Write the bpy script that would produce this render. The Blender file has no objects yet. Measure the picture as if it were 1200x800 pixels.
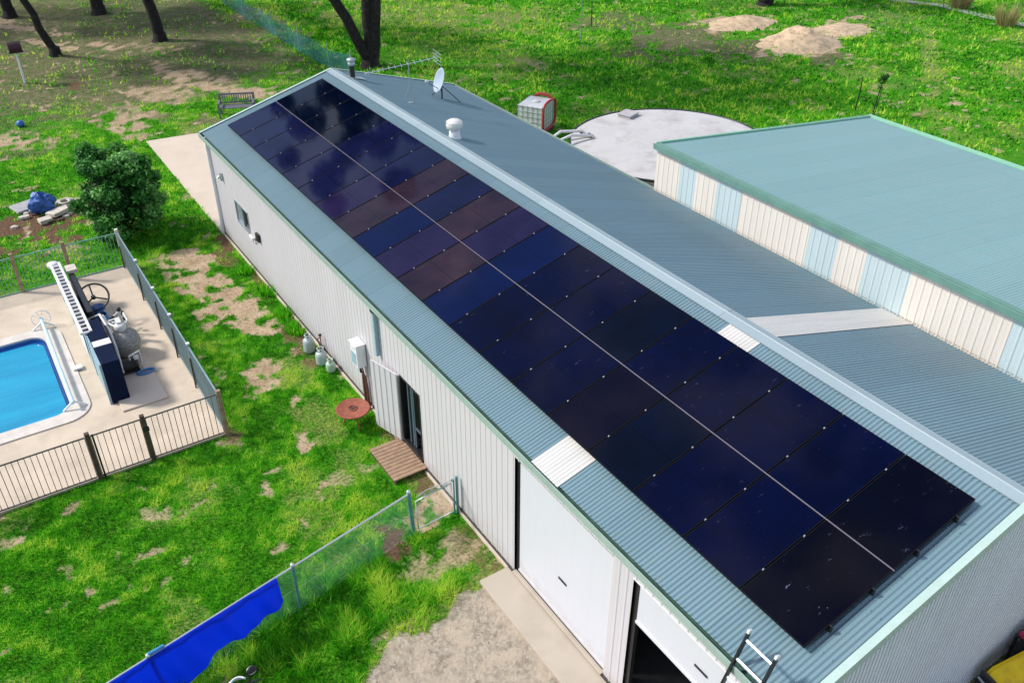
import bpy, math, random
import numpy as np
from mathutils import Vector, Matrix
random.seed(7); rng = np.random.default_rng(11)
R = math.radians
sc = bpy.context.scene
col = sc.collection

# ------------------------------------------------------------------ helpers
def tag(o, label=None, cat=None, group=None, kind=None):
    if label: o['label'] = label
    if cat: o['category'] = cat
    if group: o['group'] = group
    if kind: o['kind'] = kind
    return o

def empty(name, loc=(0, 0, 0), rz=0.0, label=None, cat=None, group=None):
    o = bpy.data.objects.new(name, None); col.objects.link(o)
    o.location = loc; o.rotation_euler = (0, 0, rz); o.empty_display_size = .2
    return tag(o, label, cat, group)

class MB:
    """collects shapes, builds one mesh object"""
    def __init__(s): s.v = []; s.f = []; s.m = []; s.cur = 0; s.sm = []
    def add(s, vs, fs, smooth=False):
        n = len(s.v); s.v += [tuple(v) for v in vs]
        for f in fs:
            s.f.append(tuple(i + n for i in f)); s.m.append(s.cur); s.sm.append(smooth)
        return s
    def box(s, a, b, M=None):
        x0, y0, z0 = a; x1, y1, z1 = b
        vs = [Vector(p) for p in ((x0,y0,z0),(x1,y0,z0),(x1,y1,z0),(x0,y1,z0),(x0,y0,z1),(x1,y0,z1),(x1,y1,z1),(x0,y1,z1))]
        if M is not None: vs = [M @ v for v in vs]
        return s.add(vs, [(0,3,2,1),(4,5,6,7),(0,1,5,4),(1,2,6,5),(2,3,7,6),(3,0,4,7)])
    def bar(s, p, q, w, h, up=(0, 0, 1)):
        """rectangular bar from p to q"""
        p = Vector(p); q = Vector(q); d = (q - p).normalized(); up = Vector(up)
        if abs(d.dot(up)) > .98: up = Vector((0, 1, 0))
        a = d.cross(up).normalized() * w / 2; b = a.cross(d).normalized() * h / 2
        vs = [p-a-b, p+a-b, p+a+b, p-a+b, q-a-b, q+a-b, q+a+b, q-a+b]
        return s.add(vs, [(0,3,2,1),(4,5,6,7),(0,1,5,4),(1,2,6,5),(2,3,7,6),(3,0,4,7)])
    def tube(s, pts, rad, n=10, caps=True, smooth=True):
        pts = [Vector(p) for p in pts]
        if not hasattr(rad, '__len__'): rad = [rad] * len(pts)
        vs = []; fs = []; up = None
        for i, p in enumerate(pts):
            d = (pts[min(i+1, len(pts)-1)] - pts[max(i-1, 0)]).normalized()
            if up is None: up = Vector((0, 0, 1)) if abs(d.z) < .9 else Vector((1, 0, 0))
            a = d.cross(up).normalized(); b = a.cross(d).normalized(); up = b
            for k in range(n):
                t = 2 * math.pi * k / n
                vs.append(p + (a * math.cos(t) + b * math.sin(t)) * rad[i])
        for i in range(len(pts) - 1):
            for k in range(n):
                fs.append((i*n+k, i*n+(k+1) % n, (i+1)*n+(k+1) % n, (i+1)*n+k))
        s.add(vs, fs, smooth)
        if caps:
            s.add(vs[:n], [tuple(range(n-1, -1, -1))]); s.add(vs[-n:], [tuple(range(n))])
        return s
    def lathe(s, prof, c=(0, 0, 0), n=24, smooth=True, M=None, sx=1, sy=1):
        """prof: (r, z) list from bottom to top"""
        vs = []; fs = []; c = Vector(c)
        for r, z in prof:
            for k in range(n):
                t = 2 * math.pi * k / n; v = Vector((r*math.cos(t)*sx, r*math.sin(t)*sy, z))
                if M is not None: v = M @ v
                vs.append(v + c)
        for i in range(len(prof) - 1):
            for k in range(n):
                fs.append((i*n+k, i*n+(k+1) % n, (i+1)*n+(k+1) % n, (i+1)*n+k))
        fs.append(tuple(range(n-1, -1, -1))); fs.append(tuple((len(prof)-1)*n + k for k in range(n)))
        return s.add(vs, fs, smooth)
    def torus(s, c, Rr, r, n=28, m=8, M=None):
        vs = []; fs = []; c = Vector(c)
        for i in range(n):
            t = 2*math.pi*i/n
            for k in range(m):
                u = 2*math.pi*k/m
                v = Vector(((Rr + r*math.cos(u))*math.cos(t), (Rr + r*math.cos(u))*math.sin(t), r*math.sin(u)))
                if M is not None: v = M @ v
                vs.append(v + c)
        for i in range(n):
            for k in range(m):
                fs.append((i*m+k, ((i+1) % n)*m+k, ((i+1) % n)*m+(k+1) % m, i*m+(k+1) % m))
        return s.add(vs, fs, True)
    def build(s, name, mat, parent=None, bevel=0, loc=None, rz=None):
        me = bpy.data.meshes.new(name); me.from_pydata([tuple(v) for v in s.v], [], s.f)
        mats = mat if isinstance(mat, (list, tuple)) else [mat]
        for m in mats: me.materials.append(m)
        me.polygons.foreach_set('material_index', s.m); me.polygons.foreach_set('use_smooth', s.sm)
        me.update()
        o = bpy.data.objects.new(name, me); col.objects.link(o)
        if parent is not None: o.parent = parent
        if loc is not None: o.location = loc
        if rz is not None: o.rotation_euler.z = rz
        if bevel:
            b = o.modifiers.new('bevel', 'BEVEL'); b.width = bevel; b.segments = 2; b.limit_method = 'ANGLE'; b.angle_limit = R(40)
        return o

def copy_tree(o, parent=None):
    c = o.copy(); col.objects.link(c)
    if parent is not None: c.parent = parent
    for ch in list(o.children): copy_tree(ch, c)
    return c

# ------------------------------------------------------------------ materials
def newmat(name):
    m = bpy.data.materials.new(name); m.use_nodes = True
    nt = m.node_tree; bs = nt.nodes['Principled BSDF']
    return m, nt, bs
def N(nt, t, **kw):
    n = nt.nodes.new(t)
    for k, v in kw.items():
        if k in n.inputs: n.inputs[k].default_value = v
        else: setattr(n, k, v)
    return n
def L(nt, a, b): nt.links.new(a, b)
def math_(nt, op, a, b=None, c=None, clamp=False):
    n = nt.nodes.new('ShaderNodeMath'); n.operation = op; n.use_clamp = clamp
    for i, x in enumerate((a, b, c)):
        if x is None: continue
        if isinstance(x, (int, float)): n.inputs[i].default_value = x
        else: nt.links.new(x, n.inputs[i])
    return n.outputs[0]
def mixc(nt, f, a, b, mode='MIX'):
    n = nt.nodes.new('ShaderNodeMix'); n.data_type = 'RGBA'; n.blend_type = mode
    for i, x in ((0, f), (6, a), (7, b)):
        if isinstance(x, (int, float)): n.inputs[i].default_value = x
        elif isinstance(x, (tuple, list)): n.inputs[i].default_value = (*x[:3], 1)
        else: nt.links.new(x, n.inputs[i])
    return n.outputs[2]
def noise(nt, vec, scale, detail=4, rough=.55, out='Fac'):
    n = nt.nodes.new('ShaderNodeTexNoise'); n.inputs['Scale'].default_value = scale
    n.inputs['Detail'].default_value = detail; n.inputs['Roughness'].default_value = rough
    if vec is not None: nt.links.new(vec, n.inputs['Vector'])
    return n.outputs[out]
def ramp(nt, f, stops):
    n = nt.nodes.new('ShaderNodeValToRGB'); cr = n.color_ramp
    while len(cr.elements) < len(stops): cr.elements.new(.5)
    for e, (p, c) in zip(cr.elements, stops):
        e.position = p; e.color = (*c[:3], 1) if isinstance(c, (tuple, list)) else (c, c, c, 1)
    nt.links.new(f, n.inputs[0]); return n.outputs[0]
def worldpos(nt): return nt.nodes.new('ShaderNodeNewGeometry').outputs['Position']
def bump(nt, h, bs, strength=.3, dist=.01):
    n = nt.nodes.new('ShaderNodeBump'); n.inputs['Strength'].default_value = strength; n.inputs['Distance'].default_value = dist
    nt.links.new(h, n.inputs['Height']); nt.links.new(n.outputs[0], bs.inputs['Normal'])

def plain(name, c, rough=.6, metal=0, var=.18, scale=3.0, fine=40., dirt=None, dirtamt=.25, bmp=.1):
    """base colour with two scales of noise variation and a grime tint"""
    m, nt, bs = newmat(name); P = worldpos(nt)
    n1 = noise(nt, P, scale, 5); n2 = noise(nt, P, fine, 3)
    dk = tuple(x * (1 - var) for x in c); lt = tuple(min(1, x * (1 + var)) for x in c)
    base = mixc(nt, ramp(nt, n1, [(.3, 0), (.7, 1)]), dk, lt)
    base = mixc(nt, math_(nt, 'MULTIPLY', n2, var), base, dk)
    if dirt: base = mixc(nt, math_(nt, 'MULTIPLY', ramp(nt, noise(nt, P, scale * 1.7, 7, .65), [(.5, 0), (.75, 1)]), dirtamt), base, dirt)
    L(nt, base, bs.inputs['Base Color']); bs.inputs['Roughness'].default_value = rough; bs.inputs['Metallic'].default_value = metal
    if bmp: bump(nt, n2, bs, bmp, .004)
    return m

M = {}
M['white'] = plain('white_paint', (.74, .75, .78), .45, var=.06, dirt=(.45, .42, .38), dirtamt=.2)
M['pvc'] = plain('white_plastic', (.66, .66, .65), .35, var=.05, dirt=(.5, .46, .4))
M['trim'] = plain('pale_green_trim', (.30, .40, .36), .4, var=.08, dirt=(.25, .3, .27), dirtamt=.3)
M['barge'] = plain('pale_barge', (.40, .53, .49), .4, var=.07, dirt=(.35, .38, .33), dirtamt=.25)
M['gutin'] = plain('gutter_inside', (.05, .12, .09), .7, var=.3)  # inside of the gutter darkened in colour to stand for its shade
M['galv'] = plain('galvanised_steel', (.42, .47, .50), .38, .6, var=.15, fine=60)
M['galvfence'] = plain('green_galvanised', (.10, .27, .28), .45, .2, var=.2)
M['alu'] = plain('aluminium', (.62, .66, .70), .3, .7, var=.1)
M['seamglint'] = plain('seam_glint_metal', (.30, .26, .32), .4, .5, var=.1)
M['black'] = plain('black_metal', (.012, .013, .016), .4, var=.3)
M['blackplastic'] = plain('black_plastic', (.02, .02, .022), .45, var=.3, dirt=(.12, .1, .08))
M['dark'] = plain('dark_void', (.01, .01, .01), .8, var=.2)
M['concrete'] = plain('concrete', (.56, .465, .36), .85, var=.1, scale=1.2, fine=60, dirt=(.28, .22, .16), dirtamt=.35, bmp=.3)
M['slabgrey'] = plain('slab_concrete', (.44, .38, .31), .85, var=.08, scale=.8, fine=80, dirt=(.22, .18, .13), dirtamt=.3, bmp=.3)
M['apron'] = plain('pale_apron', (.58, .49, .40), .85, var=.06, scale=.6, fine=60, dirt=(.38, .32, .25), dirtamt=.3, bmp=.2)
M['tankconc'] = plain('tank_concrete', (.48, .47, .47), .8, var=.09, scale=.9, fine=20, dirt=(.25, .22, .19), dirtamt=.6, bmp=.2)
M['coping'] = plain('coping_stone', (.60, .55, .50), .7, var=.1, scale=4, fine=50, dirt=(.45, .4, .34), dirtamt=.5)
M['screen'] = plain('blue_grey_screen', (.26, .40, .47), .5, var=.12, dirt=(.2, .22, .24))
M['screendark'] = plain('screen_frame', (.055, .085, .11), .5, var=.1)
M['dish'] = plain('dish_grey', (.34, .42, .50), .5, var=.08)
M['navy'] = plain('navy_vinyl', (.001, .007, .032), .85, var=.25, scale=2)
M['navy'].node_tree.nodes['Principled BSDF'].inputs['Specular IOR Level'].default_value = .15
M['bluep'] = plain('blue_plastic', (.02, .12, .40), .4, var=.2)
M['bluelight'] = plain('light_blue_plastic', (.05, .25, .52), .4, var=.2)
M['sandtank'] = plain('sand_coloured_tank', (.46, .44, .33), .4, var=.1)
M['wicker'] = plain('grey_ball', (.30, .30, .28), .6, var=.4, scale=18, fine=90)
M['timber_old'] = plain('old_timber', (.30, .21, .13), .8, var=.3, scale=6, fine=60)
M['timber_dark'] = plain('dark_timber', (.085, .05, .035), .8, var=.35, scale=6)
M['rust'] = plain('rusty_steel', (.30, .085, .05), .75, var=.35, scale=6, fine=50, dirt=(.12, .05, .03), dirtamt=.6)
M['copper'] = plain('brown_pipe', (.16, .06, .05), .5, .2, var=.3)
M['bark'] = plain('dark_bark', (.011, .008, .008), .9, var=.5, scale=3, fine=25, dirt=(.16, .13, .12), dirtamt=.25, bmp=.8)
M['yellow'] = plain('yellow_plastic', (.95, .62, .01), .4, var=.12, dirt=(.35, .2, .03), dirtamt=.5)
M['pink'] = plain('crimson_plastic', (.55, .03, .12), .5, var=.4, scale=9)
M['stone'] = plain('pale_stone', (.55, .50, .43), .8, var=.15, scale=6, dirt=(.3, .25, .2), dirtamt=.5)
M['stonegrey'] = plain('grey_slab', (.40, .39, .40), .8, var=.12, scale=5, dirt=(.25, .2, .17), dirtamt=.5)
M['redframe'] = plain('red_metal', (.42, .03, .03), .5, var=.2)
M['ibcwhite'] = plain('milky_plastic', (.66, .66, .66), .35, var=.1)
M['bluebag'] = plain('blue_bag', (.03, .12, .42), .5, var=.5, scale=12)
M['bench'] = plain('bench_timber', (.14, .14, .17), .7, var=.2, scale=9)
M['chrome'] = plain('chrome', (.7, .72, .72), .12, 1, var=.03, bmp=0)
M['glassdark'] = plain('dark_glass', (.01, .012, .014), .08, var=.2, bmp=0)
M['windowglass'] = plain('window_glass', (.22, .26, .30), .12, var=.2, bmp=0)
M['poolpole'] = plain('pale_blue_pole', (.52, .72, .80), .35, var=.05)

# sand of the heaps
M['sand'] = plain('sand', (.54, .40, .26), .95, var=.25, scale=2.5, fine=9, dirt=(.10, .075, .05), dirtamt=.8, bmp=1.)

def sheet_mat(name, c, rough=.38, axis='y', pitch=.762, var=.08, spec=.5, dirt=(.3, .3, .3), dirtamt=.12, metal=0., screws=False):
    """painted metal sheet: slight tone step from sheet to sheet, streaky dirt"""
    m, nt, bs = newmat(name); P = worldpos(nt)
    sp = nt.nodes.new('ShaderNodeSeparateXYZ'); L(nt, P, sp.inputs[0])
    co = sp.outputs[{'x': 0, 'y': 1}[axis]]
    cell = math_(nt, 'FLOOR', math_(nt, 'DIVIDE', co, pitch))
    wn = nt.nodes.new('ShaderNodeTexWhiteNoise'); wn.noise_dimensions = '1D'; L(nt, cell, wn.inputs['W'])
    n1 = noise(nt, P, .5, 5, .6); n2 = noise(nt, P, 9, 4)
    f = math_(nt, 'ADD', math_(nt, 'MULTIPLY', wn.outputs['Value'], .5), math_(nt, 'MULTIPLY', n1, .7))
    dk = tuple(x * (1 - var) for x in c); lt = tuple(min(1, x * (1 + var)) for x in c)
    base = mixc(nt, math_(nt, 'SUBTRACT', f, .1, clamp=True), dk, lt)
    # streaks across the sheet direction
    mp = nt.nodes.new('ShaderNodeMapping'); L(nt, P, mp.inputs[0])
    mp.inputs['Scale'].default_value = (.35, 5, .35) if axis == 'y' else (5, .35, .35)
    st = noise(nt, mp.outputs[0], 1.5, 6, .65)
    base = mixc(nt, math_(nt, 'MULTIPLY', ramp(nt, st, [(.48, 0), (.78, 1)]), dirtamt), base, dirt)
    if name in ('off_white_wall', 'white_door', 'cream_wall'):
        spl = math_(nt, 'SUBTRACT', .75, math_(nt, 'MULTIPLY', sp.outputs[2], 1.5)); spl = math_(nt, 'ADD', spl, math_(nt, 'MULTIPLY', math_(nt, 'SUBTRACT', noise(nt, P, 5, 6, .7), .5), 1.2), clamp=True)
        base = mixc(nt, math_(nt, 'MULTIPLY', spl, .55), base, (.33, .25, .18))
    if name == 'gable_wall':   # shade between the ribs painted in as darker blue-grey stripes
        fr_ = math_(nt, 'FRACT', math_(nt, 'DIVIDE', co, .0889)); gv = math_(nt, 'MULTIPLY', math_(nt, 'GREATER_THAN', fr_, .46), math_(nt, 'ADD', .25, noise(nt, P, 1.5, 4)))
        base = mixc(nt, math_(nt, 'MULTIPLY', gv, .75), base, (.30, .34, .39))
    if screws:
        X_ = sp.outputs[0]; fr = lambda v, p: math_(nt, 'FRACT', math_(nt, 'DIVIDE', v, p))
        dot = math_(nt, 'MULTIPLY', math_(nt, 'LESS_THAN', fr(X_, .86), .022), math_(nt, 'LESS_THAN', fr(co, .1524), .14))
        base = mixc(nt, math_(nt, 'MULTIPLY', dot, .55), base, tuple(x*.3 for x in c))
        lap = math_(nt, 'LESS_THAN', fr(co, .762), .018); base = mixc(nt, math_(nt, 'MULTIPLY', lap, .22), base, tuple(x*.35 for x in c))
        bl = ramp(nt, noise(nt, P, 2.2, 7, .7), [(.52, 0), (.72, 1)]); base = mixc(nt, math_(nt, 'MULTIPLY', bl, .22), base, dirt)
    L(nt, base, bs.inputs['Base Color']); bs.inputs['Roughness'].default_value = rough
    bs.inputs['Metallic'].default_value = metal; bs.inputs['Specular IOR Level'].default_value = spec
    bump(nt, n2, bs, .06, .01)
    return m
M['roof'] = sheet_mat('blue_grey_roof', (.145, .238, .282), .42, spec=.5, screws=True, dirtamt=.3, dirt=(.20, .24, .24))
M['ridge'] = sheet_mat('ridge_metal', (.27, .345, .38), .45, pitch=3.)
M['wall'] = sheet_mat('off_white_wall', (.575, .55, .585), .5, pitch=.76, var=.035, dirt=(.40, .35, .32), dirtamt=.18)
M['door'] = sheet_mat('white_door', (.60, .61, .67), .45, pitch=30, var=.02, dirt=(.45, .42, .4), dirtamt=.12)
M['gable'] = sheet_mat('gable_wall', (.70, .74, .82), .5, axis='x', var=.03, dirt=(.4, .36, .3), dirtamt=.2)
M['skylight'] = sheet_mat('skylight_sheet', (.56, .545, .52), .5, pitch=.4, var=.05, dirt=(.35, .38, .35), dirtamt=.45)
M['cream'] = sheet_mat('cream_wall', (.69, .63, .56), .5, var=.05, dirt=(.45, .38, .3), dirtamt=.2)
M['palebluew'] = sheet_mat('pale_blue_wall', (.47, .565, .58), .5, var=.06)
M['roof2'] = sheet_mat('green_blue_roof', (.18, .325, .335), .42, axis='y', var=.07, dirt=(.27, .33, .33), dirtamt=.4, screws=True)
M['green'] = plain('green_gutter', (.12, .25, .205), .45, var=.12)
M['greenlip'] = plain('pale_green_edge', (.26, .52, .36), .45, var=.08)
M['sky2'] = plain('fence_bar', (.10, .09, .09), .5, var=.2)
M['fencealu'] = plain('fence_blue_grey', (.24, .33, .37), .45, .2, var=.12)
M['fencegreen'] = plain('fence_green_steel', (.16, .34, .28), .5, .1, var=.15)

def leafmat(name, c1, c2, c3, transl=.25, rough=.55):
    m, nt, bs = newmat(name)
    a = nt.nodes.new('ShaderNodeAttribute'); a.attribute_name = 'tint'
    base = ramp(nt, a.outputs['Fac'], [(0, c1), (.55, c2), (1, c3)])
    L(nt, base, bs.inputs['Base Color']); bs.inputs['Roughness'].default_value = rough
    bs.inputs['Specular IOR Level'].default_value = .3
    tr = nt.nodes.new('ShaderNodeBsdfTranslucent'); L(nt, base, tr.inputs[0])
    mx = nt.nodes.new('ShaderNodeMixShader'); mx.inputs[0].default_value = transl
    L(nt, bs.outputs[0], mx.inputs[1]); L(nt, tr.outputs[0], mx.inputs[2])
    L(nt, mx.outputs[0], nt.nodes['Material Output'].inputs[0])
    return m
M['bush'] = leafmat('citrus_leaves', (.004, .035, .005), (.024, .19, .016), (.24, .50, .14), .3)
M['gum'] = leafmat('gum_leaves', (.012, .022, .010), (.03, .055, .02), (.09, .12, .06), .2)
M['grass'] = leafmat('grass_blades', (.010, .14, .003), (.10, .56, .008), (.62, .80, .09), .5, .6)
M['drygrass'] = leafmat('dry_grass', (.12, .15, .03), (.30, .27, .10), (.5, .42, .2), .3)
M['panelframe'] = plain('panel_frame', (.004, .004, .006), .6, var=.1, bmp=0)
M['panelframe'].node_tree.nodes['Principled BSDF'].inputs['Specular IOR Level'].default_value = .12
M['darkfloor'] = plain('workshop_floor', (.05, .047, .045), .8, var=.3)  # interior shade put into the floor colour to keep the doorways dark
M['whiteclamp'] = plain('clamp_metal', (.34, .34, .38), .5, .3, bmp=0)

BL=[(-1.6,20.6,.75,.1,.1,1.6,'S',.95),
(-1.1,18.2,.6,.1,.1,1.5,'S',.85),
(-.45,22.6,.35,0,0,1.3,'B',.7),
(-.35,16.6,.35,0,0,1.5,'B',.6),
(-1.9,22.5,.6,.1,.1,.7,'S',.7),
(-.9,15.2,.5,0,0,.8,'D',.8),
(-1.2,12.9,.7,0,0,.9,'D',.7),
(0.83, 47.97, 6.42, -4.12, -1.95, -9.41, 'K', 0.75),
(6.19, 52.95, 4.68, -3.0, -1.83, -6.68, 'K', 0.8),
(-0.69, 59.81, 3.5, -2.25, -0.83, -5.53, 'D', 0.8),
(10.04, 44.98, -0.17, -5.5, -2.82, -4.56, 'K', 0.5),
(19.59, 48.09, 6.28, -4.02, -2.18, -4.16, 'D', 0.7),
(24.38, 43.74, 3.98, -2.55, -2.04, -3.12, 'D', 0.5),
(11.16, 52.21, 1.76, -1.13, -1.42, -3.99, 'D', 0.7),
(17.13, 39.42, 2.34, -1.5, -1.6, -2.83, 'D', 0.45),
(18.94, 35.4, 1.87, -1.2, -1.47, -2.26, 'D', 0.55),
(19.61, 34.8, 0.67, -0.43, -0.59, -0.88, 'S', 0.5),
(-1.24, 57.71, 1.67, -2.54, -0.19, -1.04, 'S', 0.9),
(1.84, 50.66, 1.36, -1.56, -0.17, -0.71, 'S', 0.8),
(-0.01, 51.44, 1.25, -2.47, -0.16, -0.69, 'S', 0.85),
(3.73, 49.04, 0.88, -1.01, -0.19, -0.69, 'S', 0.5),
(-0.9, 44.4, 0.46, -0.29, -0.16, -0.86, 'B', 0.8),
(3.64, 45.25, 0.63, -1.57, -0.25, -0.71, 'S', 0.5),
(4.21, 41.92, 1.24, -2.08, -0.55, -1.58, 'S', 0.8),
(2.56, 40.44, 1.54, -0.99, -0.42, -1.54, 'S', 0.6),
(-0.17, 36.39, 0.82, -1.22, -0.42, -1.42, 'S', 0.75),
(0.37, 38.66, 0.81, -0.52, -0.28, -1.18, 'S', 0.5),
(5.28, 39.93, 0.45, -1.63, -0.72, -1.6, 'S', 0.6),
(5.8, 38.35, 1.54, -0.99, -0.3, -0.87, 'S', 0.85),
(4.68, 47.42, 2.33, -1.5, -0.63, -2.31, 'K', 0.6),
(7.84, 48.5, 0.01, -4.8, -1.71, -3.2, 'K', 0.5),
(7.37, 42.85, 0.93, -0.6, -1.01, -2.9, 'B', 0.3),
(9.61, 43.86, 0.39, -0.25, -0.59, -1.55, 'S', 0.4),
(14.68, 49.95, 0.66, -0.42, -0.5, -1.18, 'S', 0.3),
(2.3, 34.8, 1.23, -0.8, -0.37, -1.24, 'D', 0.6),
(-0.28, 40.78, 0.83, -0.54, -0.22, -1.01, 'D', 0.5),
(-1.41, 22.54, 0.46, -0.98, -0.39, -0.8, 'S', 0.95),
(-1.23, 20.81, 0.2, -1.46, -0.52, -0.6, 'S', 0.95),
(-1.12, 18.81, 0.29, -1.39, -0.49, -0.59, 'S', 0.85),
(-1.73, 16.04, 0.34, -0.22, -0.27, -0.75, 'S', 0.8),
(-0.17, 23.49, 0.3, 0.17, -0.11, -1.3, 'B', 0.8),
(-0.07, 20.69, 0.29, 0.21, -0.03, -1.27, 'B', 0.65),
(-0.18, 17.27, 0.37, 0.19, -0.05, -0.91, 'B', 0.65),
(-0.45, 25.58, 0.25, -0.16, -0.24, -0.79, 'S', 0.3),
(0.41, 22.04, 0.28, -0.18, -0.2, -0.56, 'N', 0.8),
(-0.05, 18.57, 0.25, -0.16, -0.21, -0.54, 'N', 0.7),
(-1.85, 21.34, 0.26, -0.17, -0.09, -0.31, 'N', 0.3),
(-0.79, 16.64, 0.43, -0.28, -0.15, -0.4, 'S', 0.35),
(-1.84, 17.07, 0.48, -0.31, -0.14, -0.4, 'S', 0.35),
(-1.86, 12.48, 0.23, -0.15, -0.12, -0.29, 'S', 0.95),
(-1.72, 10.84, 0.22, -0.14, -0.14, -0.31, 'S', 0.5),
(-5.25, 11.93, 0.46, -0.3, -0.07, -0.26, 'S', 0.5),
(-5.48, 11.72, 0.67, -0.44, -0.09, -0.35, 'D', 0.5),
(-2.21, 10.64, 0.47, -0.3, -0.13, -0.3, 'D', 0.6),
(-2.68, 14.89, 0.36, -0.23, -0.07, -0.21, 'D', 0.3),
(-6.27, 10.25, 0.24, -0.15, -0.05, -0.2, 'S', 0.6),
(-5.32, 10.4, 0.34, -0.34, -0.07, -0.17, 'S', 0.55),
(-6.21, 10.84, 0.85, -0.55, -0.12, -0.5, 'D', 0.3),
(-8.33, 11.44, 0.14, -0.09, -0.04, -0.27, 'S', 0.6),
(-2.67, 10.71, 0.31, -0.2, -0.08, -0.2, 'S', 0.3),
(-1.4, 10.87, 0.35, -0.23, -0.23, -0.52, 'D', 0.5),
(-0.86, 13.3, 0.53, -0.34, -0.27, -0.63, 'D', 0.5),
(-0.8, 12.66, 0.35, -0.22, -0.13, -0.3, 'B', 0.3),
(-7.86, 9.5, 0.51, -0.33, -0.07, -0.39, 'D', 0.3),
(-1.57, 8.6, 0.35, -0.23, -0.21, -0.42, 'B', 0.9),
(-1.54, 8.86, 0.33, -0.21, -0.15, -0.31, 'K', 0.7),
(-0.46, 8.81, 0.61, 0.02, -0.08, -0.39, 'S', 0.75),
(-0.95, 7.56, 0.7, -0.08, -0.1, -0.39, 'S', 0.55),
(-0.99, 7.32, 1.04, -0.12, -0.12, -0.46, 'D', 0.4),
(-0.13, 7.43, 0.34, 0.07, -0.05, -0.65, 'B', 0.5),
(-1.33, 9.69, 0.31, -0.2, -0.09, -0.19, 'D', 0.4),
(-0.95, 10.92, 0.24, -0.16, -0.1, -0.21, 'S', 0.4),
(0.1, 11.5, 0.31, -0.56, -0.23, -0.27, 'B', 0.6),
(-0.09, 9.68, 0.62, 0.1, -0.03, -0.21, 'B', 0.6),
(-0.28, 9.32, 0.39, -0.25, -0.13, -0.23, 'D', 0.5),
(29.86, 34.36, 3.07, -1.97, -2.42, -2.66, 'K', 0.85),
(29.07, 38.75, 2.59, -1.66, -1.76, -2.17, 'K', 0.6),
(31.44, 31.24, 1.59, -1.02, -1.72, -1.7, 'K', 0.8),
(25.53, 34.03, 0.98, -0.63, -1.05, -1.28, 'K', 0.4),
(34.9, 35.02, 1.94, -1.25, -1.31, -1.3, 'S', 0.95),
(39.97, 31.28, 1.24, -1.24, -1.46, -1.18, 'S', 0.9),
(33.63, 29.23, 1.78, -1.14, -1.03, -0.93, 'S', 0.8),
(33.88, 27.49, 0.77, -0.5, -1.52, -1.29, 'K', 0.8),
(43.43, 31.52, 2.67, -1.71, -2.79, -2.17, 'K', 0.45),
(38.73, 24.57, 0.72, -0.22, -5.26, -3.92, 'D', 0.7),
(42.9, 28.23, 0.68, -0.44, -1.67, -1.21, 'S', 0.35),
(40.57, 20.6, 0.74, -0.48, -1.4, -0.86, 'D', 0.95),
(33.35, 22.68, 1.43, -0.92, -1.39, -1.05, 'K', 0.35),
(32.34, 20.95, 1.71, -1.1, -1.31, -0.96, 'S', 0.22),
(29.89, 17.01, 1.87, -1.21, -1.3, -0.89, 'S', 0.25),
(29.12, 15.68, 0.29, -1.68, -1.12, -0.62, 'D', 0.4),
(28.71, 14.46, 0.11, -0.58, -0.63, -0.34, 'S', 0.4),
(33.1, 24.53, 1.1, -0.71, -1.65, -1.32, 'D', 0.5),
(22.61, 44.87, 2.65, -1.7, -1.52, -2.49, 'K', 0.4),
(28.88, 28.11, 2.22, -1.43, -2.14, -2.08, 'D', 0.2),
(23.61, 37.31, 2.42, -1.55, -2.02, -2.79, 'D', 0.25),
(25.87, 34.81, 2.38, -1.53, -1.29, -1.58, 'D', 0.4),
(37.81, 38.3, 2.77, -1.77, -1.32, -1.32, 'B', 0.4),
(49.06, 31.92, 3.28, -2.1, -1.64, -1.17, 'K', 0.3),
(44.63, 24.88, 2.47, -1.58, -1.01, -0.65, 'D', 0.4),
(18.19, 27.18, 1.95, -1.26, -1.25, -1.62, 'D', 0.4),
(14.52, 34.79, 1.42, -0.91, -0.67, -1.19, 'D', 0.4),
(-5.06, 28.17, 1.63, -0.2, -0.17, -1.71, 'B', 1.0),
(-4.76, 26.09, 0.85, -0.33, -0.05, -0.33, 'S', 0.5),
(-4.71, 37.51, 1.43, -0.92, -0.13, -0.96, 'S', 0.7),
(-4.78, 35.86, 1.3, -0.84, -0.11, -0.8, 'K', 0.6),
(-3.09, 38.91, 0.31, -0.2, -0.19, -1.14, 'K', 0.3),
(-4.18, 25.02, 0.69, -0.45, -0.07, -0.37, 'S', 0.3),
(-4.02, 38.87, 1.54, -0.99, -0.23, -1.57, 'K', 0.5),
(-5.79, 30.69, 0.77, -0.5, -0.06, -0.47, 'D', 0.5),
(0.6, 30.79, 0.02, -0.74, -0.11, -0.15, 'S', 0.5),
(0.43, 28.0, -0.01, -0.55, -0.17, -0.18, 'S', 0.7),
(-2.65, 23.68, 0.27, -0.18, -0.06, -0.23, 'S', 0.4),
(-3.19, 13.82, 0.24, -0.15, -0.14, -0.44, 'B', 0.6),
(-3.5, 13.47, 0.17, -0.11, -0.06, -0.18, 'S', 0.6)]
GP= [(-3.31, 5.74), (-2.51, 6.2), (-1.97, 6.23), (-1.47, 6.21), (-1.02, 6.44), (-0.6, 6.57), (.3, 6.5), (.3, .2), (9.1, .2), (14, -9), (-5, -9), (-6.39, 2.93)]  # stretch past the near gable is unseen gravel added for neutral bounce light

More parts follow.
